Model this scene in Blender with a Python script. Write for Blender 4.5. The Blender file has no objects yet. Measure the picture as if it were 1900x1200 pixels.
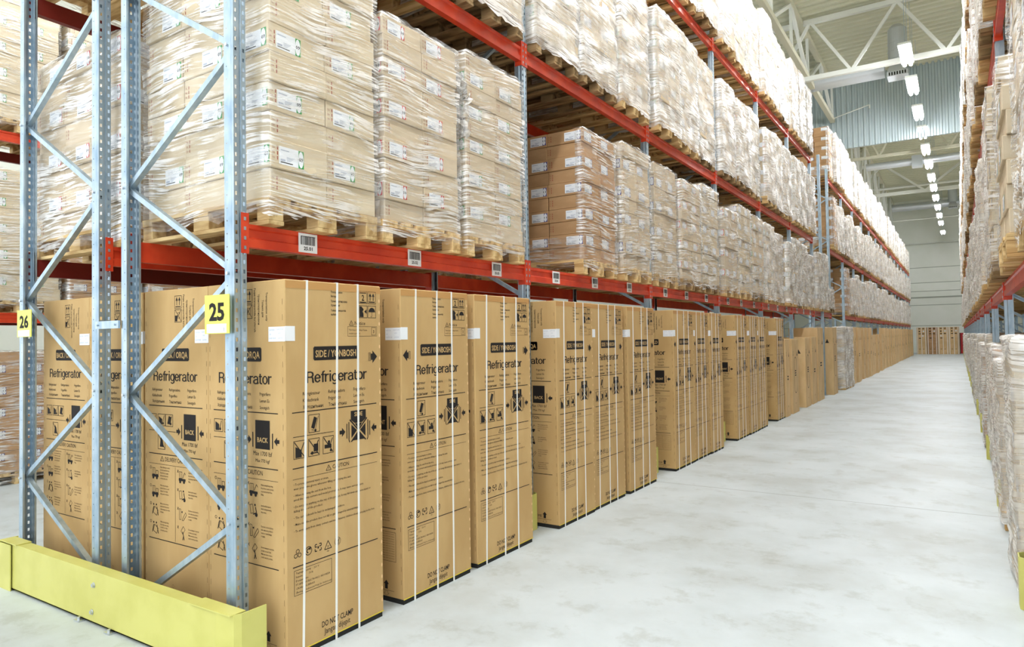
import bpy, bmesh, math, random
from mathutils import Matrix, Vector
random.seed(7)
S = bpy.context.scene
C = S.collection
PI = math.pi
# ------------------------------------------------------------ camera
YAW, PITCH, ROLL, FPX = .5765, .0268, -.0162, 1272.8
H = 1.6
cam_d = bpy.data.cameras.new('camera'); cam = bpy.data.objects.new('camera', cam_d); C.objects.link(cam)
cam_d.sensor_fit = 'HORIZONTAL'; cam_d.sensor_width = 36; cam_d.lens = FPX/1900*36
cam_d.shift_y = -3.4/1900; cam_d.clip_start = .05; cam_d.clip_end = 400
fw = Vector((-math.sin(YAW)*math.cos(PITCH), math.cos(YAW)*math.cos(PITCH), math.sin(PITCH)))
rt = Vector((math.cos(YAW), math.sin(YAW), 0)); up = rt.cross(fw)
R2 = math.cos(ROLL)*rt+math.sin(ROLL)*up; U2 = -math.sin(ROLL)*rt+math.cos(ROLL)*up
cam.matrix_world = Matrix(((R2.x, U2.x, -fw.x, 0), (R2.y, U2.y, -fw.y, 0), (R2.z, U2.z, -fw.z, H), (0, 0, 0, 1)))
S.camera = cam
# ------------------------------------------------------------ world, exposure
w = bpy.data.worlds.new('daylight'); S.world = w; w.use_nodes = True
w.node_tree.nodes['Background'].inputs[0].default_value = (.93, .97, 1.0, 1)
w.node_tree.nodes['Background'].inputs[1].default_value = 1.8
S.view_settings.view_transform = 'Standard'; S.view_settings.look = 'None'
S.view_settings.exposure = 0.12; S.view_settings.gamma = 1; S.view_settings.use_curve_mapping = False
S.cycles.max_bounces = 8; S.cycles.transparent_max_bounces = 24; S.cycles.diffuse_bounces = 6
S.cycles.glossy_bounces = 3; S.cycles.caustics_reflective = False; S.cycles.caustics_refractive = False
S.cycles.sample_clamp_indirect = 6
LAMP = 138.0        # strength of the tube lamps

# ------------------------------------------------------------ helpers
def lin(r, g, b):
    f = lambda c: (c/255/12.92) if c/255 <= .04045 else ((c/255+.055)/1.055)**2.4
    return (f(r), f(g), f(b), 1)

class MB:
    def __init__(s): s.v = []; s.f = []; s.m = []
    def face(s, pts, mi=0):
        n = len(s.v); s.v += [tuple(p) for p in pts]; s.f.append(tuple(range(n, n+len(pts)))); s.m.append(mi)
    def box(s, x0, x1, y0, y1, z0, z1, mi=0):
        n = len(s.v)
        s.v += [(x0,y0,z0),(x1,y0,z0),(x1,y1,z0),(x0,y1,z0),(x0,y0,z1),(x1,y0,z1),(x1,y1,z1),(x0,y1,z1)]
        for f in ((3,2,1,0),(4,5,6,7),(0,1,5,4),(1,2,6,5),(2,3,7,6),(3,0,4,7)):
            s.f.append(tuple(n+i for i in f)); s.m.append(mi)
    def bev(s, x0, x1, y0, y1, z0, z1, b, mi=0):
        """box with chamfered edges"""
        n = len(s.v); c = ((x0,x1),(y0,y1),(z0,z1))
        idx = {}
        for i in (0,1):
            for j in (0,1):
                for k in (0,1):
                    p = [c[0][i], c[1][j], c[2][k]]; sg = [1-2*i, 1-2*j, 1-2*k]
                    for a in range(3):
                        q = [p[t]+(0 if t == a else sg[t]*b) for t in range(3)]
                        idx[(i,j,k,a)] = len(s.v); s.v.append(tuple(q))
        def add(ids, ctr_dir):
            P = [Vector(s.v[i]) for i in ids]; nn = (P[1]-P[0]).cross(P[2]-P[0])
            s.f.append(tuple(ids) if nn.dot(Vector(ctr_dir)) > 0 else tuple(ids[::-1])); s.m.append(mi)
        for a in range(3):
            o = [t for t in range(3) if t != a]
            for e in (0,1):
                ids = []
                for (u, v_) in ((0,0),(1,0),(1,1),(0,1)):
                    k = [0,0,0]; k[a] = e; k[o[0]] = u; k[o[1]] = v_
                    ids.append(idx[(*k, a)])
                d = [0,0,0]; d[a] = 2*e-1; add(ids, d)
        for a in range(3):
            o = [t for t in range(3) if t != a]
            for u in (0,1):
                for v_ in (0,1):
                    k0 = [0,0,0]; k0[o[0]] = u; k0[o[1]] = v_; k1 = list(k0); k1[a] = 1
                    d = [0,0,0]; d[o[0]] = 2*u-1; d[o[1]] = 2*v_-1
                    add([idx[(*k0,o[0])], idx[(*k0,o[1])], idx[(*k1,o[1])], idx[(*k1,o[0])]], d)
        for i in (0,1):
            for j in (0,1):
                for k in (0,1):
                    add([idx[(i,j,k,0)], idx[(i,j,k,1)], idx[(i,j,k,2)]], (2*i-1, 2*j-1, 2*k-1))
    def bar(s, p, q, w_, h_, mi=0, upv=(0,0,1)):
        """rectangular bar between two points"""
        p = Vector(p); q = Vector(q); d = (q-p).normalized(); u = Vector(upv)
        if abs(d.dot(u)) > .98: u = Vector((1,0,0))
        a = d.cross(u).normalized(); b = a.cross(d)
        n = len(s.v)
        for e in (p, q):
            for (i, j) in ((-1,-1),(1,-1),(1,1),(-1,1)): s.v.append(tuple(e+a*i*w_/2+b*j*h_/2))
        for f in ((3,2,1,0),(4,5,6,7),(0,1,5,4),(1,2,6,5),(2,3,7,6),(3,0,4,7)):
            s.f.append(tuple(n+i for i in f)); s.m.append(mi)
    def tube(s, p, q, r, n=12, mi=0, cap=True, r2=None):
        p = Vector(p); q = Vector(q); d = (q-p).normalized(); u = Vector((0,0,1)) if abs(d.z) < .9 else Vector((1,0,0))
        a = d.cross(u).normalized(); b = a.cross(d); r2 = r if r2 is None else r2; k = len(s.v)
        for e, rr in ((p, r), (q, r2)):
            for i in range(n):
                t = 2*PI*i/n; s.v.append(tuple(e+a*rr*math.cos(t)+b*rr*math.sin(t)))
        for i in range(n):
            j = (i+1) % n; s.f.append((k+i, k+n+i, k+n+j, k+j)); s.m.append(mi)
        if cap:
            s.f.append(tuple(k+i for i in range(n))); s.m.append(mi); s.f.append(tuple(k+2*n-1-i for i in range(n))); s.m.append(mi)
    def merge(s, o, dx=0, dy=0, dz=0, rz=0, c=(0,0)):
        n = len(s.v); cs, sn = math.cos(rz), math.sin(rz)
        for (x, y, z) in o.v:
            a, b = x-c[0], y-c[1]; s.v.append((c[0]+a*cs-b*sn+dx, c[1]+a*sn+b*cs+dy, z+dz))
        s.f += [tuple(n+i for i in f) for f in o.f]; s.m += o.m
    def mesh(s, name, mats, smooth=False):
        me = bpy.data.meshes.new(name); me.from_pydata(s.v, [], s.f)
        for m in (mats if isinstance(mats, (list, tuple)) else [mats]): me.materials.append(m)
        me.polygons.foreach_set('material_index', s.m)
        if smooth: me.polygons.foreach_set('use_smooth', [True]*len(s.f))
        me.update(); return me
    def build(s, name, mats, parent=None, smooth=False):
        return link(name, s.mesh(name, mats, smooth), parent)

def link(name, me, parent=None, loc=None, rz=None):
    o = bpy.data.objects.new(name, me); C.objects.link(o)
    if parent: o.parent = parent
    if loc: o.location = loc
    if rz: o.rotation_euler.z = rz
    return o
def tag(o, label, cat, group=None, kind=None):
    o['label'] = label; o['category'] = cat
    if group: o['group'] = group
    if kind: o['kind'] = kind
    return o
def thing(name, label, cat, loc=(0,0,0), group=None, rz=0):
    o = bpy.data.objects.new(name, None); C.objects.link(o); o.location = loc; o.rotation_euler.z = rz
    o.empty_display_size = .1
    return tag(o, label, cat, group)
def struct(name, mb, m, smooth=False):
    o = mb.build(name, m, None, smooth); o['kind'] = 'structure'; return o

ONES = 'zeroth first second third fourth fifth sixth seventh eighth ninth tenth eleventh twelfth thirteenth fourteenth fifteenth sixteenth seventeenth eighteenth nineteenth'.split()
TENS = {2: ('twentieth', 'twenty'), 3: ('thirtieth', 'thirty'), 4: ('fortieth', 'forty'), 5: ('fiftieth', 'fifty'), 6: ('sixtieth', 'sixty')}
def nth(n):
    if n < 20: return ONES[n]
    return TENS[n//10][0] if n % 10 == 0 else TENS[n//10][1]+'-'+ONES[n % 10]

# ------------------------------------------------------------ materials
def mat(name, col, rough=.6, metal=0, build=None, spec=.5):
    m = bpy.data.materials.new(name); m.use_nodes = True
    nt = m.node_tree; p = nt.nodes['Principled BSDF']
    p.inputs['Base Color'].default_value = col; p.inputs['Roughness'].default_value = rough; p.inputs['Metallic'].default_value = metal
    p.inputs['Specular IOR Level'].default_value = spec
    if build: build(nt, p)
    return m
def N(nt, t, **k):
    n = nt.nodes.new(t)
    for a, b in k.items(): setattr(n, a, b)
    return n
def mapping(nt, scale, rot=(0,0,0), coord='Object'):
    tc = N(nt, 'ShaderNodeTexCoord'); mp = N(nt, 'ShaderNodeMapping')
    mp.inputs['Scale'].default_value = scale; mp.inputs['Rotation'].default_value = rot
    nt.links.new(tc.outputs[coord], mp.inputs[0]); return mp
def ramp(nt, src, stops):
    r = N(nt, 'ShaderNodeValToRGB'); e = r.color_ramp.elements
    e[0].position, e[0].color = stops[0]; e[1].position, e[1].color = stops[-1]
    for p_, c_ in stops[1:-1]:
        x = e.new(p_); x.color = c_
    nt.links.new(src, r.inputs[0]); return r
def noisy(c1, c2, scale=(8,8,8), ns=1., detail=4, coord='Object', bump=0, rnd=0.0, r1=.4, r2=.6):
    def f(nt, p):
        mp = mapping(nt, scale, coord=coord); n = N(nt, 'ShaderNodeTexNoise'); n.inputs['Scale'].default_value = ns; n.inputs['Detail'].default_value = detail
        nt.links.new(mp.outputs[0], n.inputs[0])
        r = ramp(nt, n.outputs[0], [(r1, c1), (r2, c2)])
        out = r.outputs[0]
        if rnd:
            oi = N(nt, 'ShaderNodeObjectInfo'); hs = N(nt, 'ShaderNodeHueSaturation')
            mr = N(nt, 'ShaderNodeMapRange'); mr.inputs[3].default_value = 1-rnd; mr.inputs[4].default_value = 1+rnd
            nt.links.new(oi.outputs['Random'], mr.inputs[0]); nt.links.new(mr.outputs[0], hs.inputs['Value'])
            nt.links.new(out, hs.inputs['Color']); out = hs.outputs[0]
        nt.links.new(out, p.inputs['Base Color'])
        if bump:
            b = N(nt, 'ShaderNodeBump'); b.inputs['Strength'].default_value = bump; b.inputs['Distance'].default_value = .01
            nt.links.new(n.outputs[0], b.inputs['Height']); nt.links.new(b.outputs[0], p.inputs['Normal'])
    return f
M = {}
M['fridge_card'] = mat('kraft_board', lin(196,162,110), .75, build=noisy(lin(189,155,103), lin(198,165,113), (3,3,1.2), 1.5, bump=.05, rnd=.05), spec=.25)
M['card'] = mat('pale_carton_board', lin(205,178,138), .8, build=noisy(lin(200,182,153), lin(212,195,168), (2,2,6), 1.5, rnd=.07), spec=.25)
M['card_tan'] = mat('tan_carton_board', lin(186,140,95), .8, build=noisy(lin(176,138,98), lin(190,152,111), (2,2,6), 1.5, rnd=.07), spec=.25)
M['card_grey'] = mat('grey_beige_carton_board', lin(202,186,158), .8, build=noisy(lin(203,186,156), lin(215,200,172), (2,2,6), 1.5, rnd=.06), spec=.25)
M['plain_card'] = mat('plain_kraft_board', lin(214,182,134), .75, build=noisy(lin(208,176,128), lin(220,189,142), (3,3,1.2), 1.5, rnd=.05), spec=.25)
M['ink'] = mat('black_print', lin(38,34,32), .7, spec=.2)
M['ink_soft'] = mat('faded_print', lin(92,74,52), .8, spec=.2)
M['ink_red'] = mat('red_print', lin(150,60,50), .8, spec=.2)
M['white_paper'] = mat('white_paper', lin(235,238,242), .5)
M['pale_ink'] = mat('pale_ink', lin(168,176,192), .6)
M['green'] = mat('green_mark', lin(40,150,70), .6)
M['red'] = mat('red_mark', lin(200,30,30), .6)
M['blue'] = mat('blue_mark', lin(60,60,140), .6)
M['strap'] = mat('white_strap', lin(238,238,235), .4)
M['perf'] = mat('torn_perforation', lin(226,190,140), .9)
M['black'] = mat('black_foam', lin(30,30,28), .8)
M['yellow_edge'] = mat('yellow_edge', lin(225,200,50), .6)
M['wood'] = mat('pallet_wood', lin(205,175,120), .8, build=noisy(lin(176,142,92), lin(222,194,142), (2,14,14), 1.3, detail=6, rnd=.12, bump=.1), spec=.2)
M['wood_old'] = mat('old_pallet_wood', lin(150,125,90), .85, build=noisy(lin(120,96,64), lin(178,150,108), (2,14,14), 1.3, detail=6, rnd=.12, bump=.1), spec=.2)
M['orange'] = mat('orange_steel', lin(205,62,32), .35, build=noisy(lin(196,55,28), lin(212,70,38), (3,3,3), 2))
M['orange_shaded'] = mat('shaded_orange_steel', lin(112,28,22), .4)  # orange beam steel darkened in colour for the shade inside the racks
M['galv'] = mat('galvanised_steel', lin(172,192,205), .38, .75, build=noisy(lin(148,172,190), lin(188,203,213), (12,12,5), 1.5, detail=6, r1=.3, r2=.7))
M['yellow'] = mat('yellow_paint', lin(212,207,100), .45, build=noisy(lin(196,192,102), lin(204,200,112), (2,2,2), 2))
M['sign_yellow'] = mat('sign_yellow', lin(226,228,92), .4)
M['white_steel'] = mat('white_painted_steel', lin(228,230,224), .5)
M['cream_steel'] = mat('cream_painted_steel', lin(205,202,180), .55)
M['duct'] = mat('duct_metal', lin(208,214,220), .34, .6)
M['cab_red'] = mat('red_enamel', lin(176,24,26), .35)
M['bolt'] = mat('bolt_metal', lin(205,210,215), .3, .9)
def em(name, col, st):
    m = bpy.data.materials.new(name); m.use_nodes = True; nt = m.node_tree; nt.nodes.clear()
    e = N(nt, 'ShaderNodeEmission'); e.inputs[0].default_value = col; e.inputs[1].default_value = st
    o = N(nt, 'ShaderNodeOutputMaterial'); nt.links.new(e.outputs[0], o.inputs[0]); return m
M['tube'] = em('lit_tube', (.96, .98, 1.0, 1), LAMP)

def film_mat(name, white, cloudy, lo):
    """stretch film: clear sheet, pleat highlights painted in as fine slanting white streaks"""
    m = bpy.data.materials.new(name); m.use_nodes = True; nt = m.node_tree; nt.nodes.clear(); L = nt.links.new
    tc = N(nt, 'ShaderNodeTexCoord'); geo = N(nt, 'ShaderNodeNewGeometry')
    oi = N(nt, 'ShaderNodeObjectInfo'); add = N(nt, 'ShaderNodeVectorMath', operation='ADD')
    sc = N(nt, 'ShaderNodeVectorMath', operation='SCALE'); sc.inputs[3].default_value = 37.0
    cmb = N(nt, 'ShaderNodeCombineXYZ')
    for i in range(3): L(oi.outputs['Random'], cmb.inputs[i])
    L(cmb.outputs[0], sc.inputs[0]); L(tc.outputs['Object'], add.inputs[0]); L(sc.outputs[0], add.inputs[1])
    wn = N(nt, 'ShaderNodeTexNoise'); wn.inputs['Scale'].default_value = 1.1; wn.inputs['Detail'].default_value = 1
    L(add.outputs[0], wn.inputs[0])
    ws = N(nt, 'ShaderNodeVectorMath', operation='MULTIPLY_ADD'); ws.inputs[1].default_value = (.0,.0,.22)
    L(wn.outputs['Color'], ws.inputs[0]); L(add.outputs[0], ws.inputs[2])
    outs = []
    for (rot, scl, dt) in (((.14,-.14,0), (2.6,2.6,52), 3), ((-.24,.30,0), (4,4,85), 2), ((.34,.05,0), (3.4,3.4,66), 2)):
        mp = N(nt, 'ShaderNodeMapping'); mp.inputs['Rotation'].default_value = rot; mp.inputs['Scale'].default_value = scl
        L(ws.outputs[0], mp.inputs[0]); n = N(nt, 'ShaderNodeTexNoise'); n.inputs['Scale'].default_value = 1; n.inputs['Detail'].default_value = dt
        L(mp.outputs[0], n.inputs[0]); outs.append(n.outputs[0])
    big = N(nt, 'ShaderNodeTexNoise'); big.inputs['Scale'].default_value = 3.6; big.inputs['Detail'].default_value = 3; L(add.outputs[0], big.inputs[0])
    r2 = ramp(nt, big.outputs[0], [(.40,(.10,.10,.10,1)), (.62,(1,1,1,1))])
    streak = None
    for k, o_ in enumerate(outs):
        r_ = ramp(nt, o_, [(lo, (0,0,0,1)), (lo+.07,(1,1,1,1))])
        if streak is None: streak = r_.outputs[0]
        else:
            mxm = N(nt, 'ShaderNodeMath', operation='MAXIMUM'); L(streak, mxm.inputs[0]); L(r_.outputs[0], mxm.inputs[1]); streak = mxm.outputs[0]
    mu = N(nt, 'ShaderNodeMath', operation='MULTIPLY'); L(streak, mu.inputs[0]); L(r2.outputs[0], mu.inputs[1])  # highlights on the pleats, painted as white streaks
    b = N(nt, 'ShaderNodeBump'); b.inputs['Strength'].default_value = .5; b.inputs['Distance'].default_value = .004
    L(outs[0], b.inputs['Height'])
    ma = N(nt, 'ShaderNodeMath', operation='MULTIPLY_ADD'); L(mu.outputs[0], ma.inputs[0]); ma.inputs[1].default_value = .88; ma.inputs[2].default_value = cloudy
    ma.use_clamp = True
    tr = N(nt, 'ShaderNodeBsdfTransparent')
    df = N(nt, 'ShaderNodeBsdfDiffuse'); df.inputs[0].default_value = (white, white*.985, white*.955, 1)
    tl = N(nt, 'ShaderNodeBsdfTranslucent'); tl.inputs[0].default_value = (white, white, white*.985, 1)
    dm = N(nt, 'ShaderNodeMixShader'); dm.inputs[0].default_value = .12; L(df.outputs[0], dm.inputs[1]); L(tl.outputs[0], dm.inputs[2])
    m1 = N(nt, 'ShaderNodeMixShader'); L(ma.outputs[0], m1.inputs[0]); L(tr.outputs[0], m1.inputs[1]); L(dm.outputs[0], m1.inputs[2])
    gl = N(nt, 'ShaderNodeBsdfGlossy'); gl.inputs['Roughness'].default_value = .25; L(b.outputs[0], gl.inputs['Normal']); gl.inputs[0].default_value = (1,1,1,1)
    fa = N(nt, 'ShaderNodeMath', operation='MULTIPLY_ADD'); L(mu.outputs[0], fa.inputs[0]); fa.inputs[1].default_value = .22; fa.inputs[2].default_value = .05; fa.use_clamp = True
    m2 = N(nt, 'ShaderNodeMixShader'); L(fa.outputs[0], m2.inputs[0]); L(m1.outputs[0], m2.inputs[1]); L(gl.outputs[0], m2.inputs[2])
    o = N(nt, 'ShaderNodeOutputMaterial'); L(m2.outputs[0], o.inputs[0]); return m
M['film'] = film_mat('stretch_film', .97, .03, .555)
M['film_lit_haze'] = film_mat('lit_hazy_stretch_film', .97, .24, .515)  # cloudier film: bright light on upper loads painted in with the film's haze

# floor: pale power-floated concrete with sawn joints
def floor_nodes(nt, p):
    L = nt.links.new
    mp = mapping(nt, (1,1,1)); n = N(nt, 'ShaderNodeTexNoise'); n.inputs['Scale'].default_value = .9; n.inputs['Detail'].default_value = 7; n.inputs['Roughness'].default_value = .6
    L(mp.outputs[0], n.inputs[0]); r = ramp(nt, n.outputs[0], [(.36, lin(178,184,183)), (.5, lin(190,198,200)), (.62, lin(198,206,209))])
    n2 = N(nt, 'ShaderNodeTexNoise'); n2.inputs['Scale'].default_value = 3.1; n2.inputs['Detail'].default_value = 9; n2.inputs['Roughness'].default_value = .7; L(mp.outputs[0], n2.inputs[0])
    r2 = ramp(nt, n2.outputs[0], [(.36, (.80,.79,.75,1)), (.47, (1,1,1,1))])
    mu = N(nt, 'ShaderNodeMix', data_type='RGBA', blend_type='MULTIPLY'); mu.inputs[0].default_value = .8; L(r.outputs[0], mu.inputs[6]); L(r2.outputs[0], mu.inputs[7])
    L(mu.outputs[2], p.inputs['Base Color'])
    rr = N(nt, 'ShaderNodeMapRange'); rr.inputs[3].default_value = .40; rr.inputs[4].default_value = .54; L(n2.outputs[0], rr.inputs[0]); L(rr.outputs[0], p.inputs['Roughness'])
M['floor'] = mat('power_floated_concrete', lin(210,214,210), .3, build=floor_nodes, spec=.4)
M['joint'] = mat('joint_filler', lin(150,152,148), .8)
M['panel'] = mat('wall_panel', lin(196,202,192), .6, build=noisy(lin(234,237,228), lin(239,241,234), (1,1,1), .7))
M['panel_line'] = mat('wall_panel_joint', lin(165,170,160), .7)
M['roof'] = mat('roof_sheet', lin(212,212,190), .55)
M['bulk'] = mat('ribbed_blue_grey_sheet', lin(186,200,204), .38, .35)

# ------------------------------------------------------------ text to polygons
_tc = {}
def text_polys(s, res=2, bold=0.0):
    key = (s, res, bold)
    if key in _tc: return _tc[key]
    cu = bpy.data.curves.new('t', 'FONT'); cu.body = s; cu.size = 1; cu.resolution_u = res; cu.fill_mode = 'FRONT'; cu.offset = bold
    o = bpy.data.objects.new('t', cu); C.objects.link(o)
    dg = bpy.context.evaluated_depsgraph_get(); me = bpy.data.meshes.new_from_object(o.evaluated_get(dg))
    vs = [(v.co.x, v.co.y) for v in me.vertices]; fs = [tuple(p.vertices) for p in me.polygons]
    xs = [v[0] for v in vs] or [0]
    bpy.data.objects.remove(o); bpy.data.curves.remove(cu); bpy.data.meshes.remove(me)
    _tc[key] = (vs, fs, min(xs), max(xs)); return _tc[key]

class Art:
    """flat printed artwork laid on one face; F maps (u, v) on the face to 3-D"""
    def __init__(s, mb, F): s.mb = mb; s.F = F
    def poly(s, pts, mi=1, lift=0.0): s.mb.face([s.F(u, v, lift) for u, v in pts], mi)
    def rect(s, u0, v0, u1, v1, mi=1, lift=0.0): s.poly([(u0,v0),(u1,v0),(u1,v1),(u0,v1)], mi, lift)
    def line(s, p, q, w_, mi=1):
        dx, dy = q[0]-p[0], q[1]-p[1]; l = math.hypot(dx, dy) or 1; nx, ny = -dy/l*w_/2, dx/l*w_/2
        s.poly([(p[0]-nx,p[1]-ny),(q[0]-nx,q[1]-ny),(q[0]+nx,q[1]+ny),(p[0]+nx,p[1]+ny)], mi)
    def path(s, pts, w_, mi=1, close=False):
        pts = list(pts)+([pts[0]] if close else [])
        for a, b in zip(pts, pts[1:]): s.line(a, b, w_, mi)
    def frame(s, u0, v0, u1, v1, w_=.003, mi=1):
        s.rect(u0, v0, u1, v0+w_, mi); s.rect(u0, v1-w_, u1, v1, mi); s.rect(u0, v0, u0+w_, v1, mi); s.rect(u1-w_, v0, u1, v1, mi)
    def disc(s, u, v, r, mi=1, n=14, ry=None, lift=0.0):
        ry = ry or r; s.poly([(u+r*math.cos(2*PI*i/n), v+ry*math.sin(2*PI*i/n)) for i in range(n)], mi, lift)
    def ring(s, u, v, r, w_, mi=1, a0=0, a1=2*PI, n=16, ry=None):
        ry = ry or r
        for i in range(n):
            t0 = a0+(a1-a0)*i/n; t1 = a0+(a1-a0)*(i+1)/n; k = 1-w_/r
            s.poly([(u+r*math.cos(t0), v+ry*math.sin(t0)), (u+r*math.cos(t1), v+ry*math.sin(t1)), (u+r*k*math.cos(t1), v+ry*k*math.sin(t1)), (u+r*k*math.cos(t0), v+ry*k*math.sin(t0))], mi)
    def text(s, t, u, v, size, width=None, mi=1, align='l', res=2, bold=0.0, vert=False, lift=0.0, sx=.85):
        vs, fs, x0, x1 = text_polys(t, res, bold)
        if x1 <= x0: return
        k = size/.73; kx = (width/(x1-x0)) if width else k*sx; wd = (x1-x0)*kx
        ou = u-(wd if align == 'r' else wd/2 if align == 'c' else 0)
        n = len(s.mb.v)
        for (x, y) in vs:
            a, b = (x-x0)*kx, y*k
            if vert: s.mb.v.append(s.F(u+b, v-a, lift))
            else: s.mb.v.append(s.F(ou+a, v+b, lift))
        s.mb.f += [tuple(n+i for i in f) for f in fs]; s.mb.m += [mi]*len(fs)

def arc(cx, cy, rx, ry, a0, a1, n=9):
    return [(cx+rx*math.cos(math.radians(a0+(a1-a0)*i/n)), cy+ry*math.sin(math.radians(a0+(a1-a0)*i/n))) for i in range(n+1)]
XH = .73
GLY = {   # plain condensed grotesque: advance, strokes (cap height 1)
 'R': (.64, [[(.07,0),(.07,1)], [(.02,.94),(.32,.94)]+arc(.33,.72,.19,.22,90,-90)+[(.10,.50)], [(.36,.50)]+arc(.40,.34,.11,.14,90,0,5)+[(.52,.10),(.56,0)]]),
 'e': (.53, [[(.06,.38)]+[(.46,.38)]+arc(.26,.38,.20,.31,0,180)+arc(.26,.37,.20,.33,180,330)]),
 'f': (.33, [[(.17,0),(.17,.78)]+arc(.29,.78,.12,.17,180,90,5)+[(.33,.95)], [(.02,.67),(.32,.67)]]),
 'r': (.36, [[(.07,0),(.07,XH)], [(.07,.44)]+arc(.27,.44,.20,.22,180,90,6)+[(.34,.66)]]),
 'i': (.22, [[(.11,0),(.11,XH)], [(.11,.87),(.11,1)]]),
 'g': (.55, [[(.47,XH),(.47,-.02)]+arc(.27,-.04,.20,.18,0,-150,8), arc(.27,.36,.20,.32,0,360,16)]),
 'a': (.53, [[(.08,.52)]+arc(.26,.52,.18,.15,160,0,7)+[(.44,.12),(.50,.03)], [(.44,.42)]+[(.22,.37)]+arc(.21,.20,.15,.17,100,270,7)+[(.30,.03)]+arc(.30,.20,.14,.17,270,360,4)]),
 't': (.34, [[(.15,.90),(.15,.16)]+arc(.25,.16,.10,.12,180,270,4)+[(.33,.04)], [(.02,.67),(.32,.67)]]),
 'o': (.55, [arc(.27,.36,.20,.33,0,360,18)])}
def lettering(a, word, u, v, cap, width, st=.135):
    tot = sum(GLY[c][0] for c in word); kx = width/tot; x = u
    for c in word:
        adv, strokes = GLY[c]
        for pts in strokes:
            P = [(x+p*kx, v+q*cap) for p, q in pts]; w_ = st*cap
            for p, q in zip(P, P[1:]):
                d = Vector((q[0]-p[0], q[1]-p[1])); l = d.length or 1; d = d/l*w_*.12 if len(pts) > 2 else d*0
                a.line((p[0]-d.x, p[1]-d.y), (q[0]+d.x, q[1]+d.y), w_*(kx/cap*.9+.1) if abs(q[1]-p[1]) > abs(q[0]-p[0]) else w_*.85)
        x += adv*kx
EPS = .0009
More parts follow.
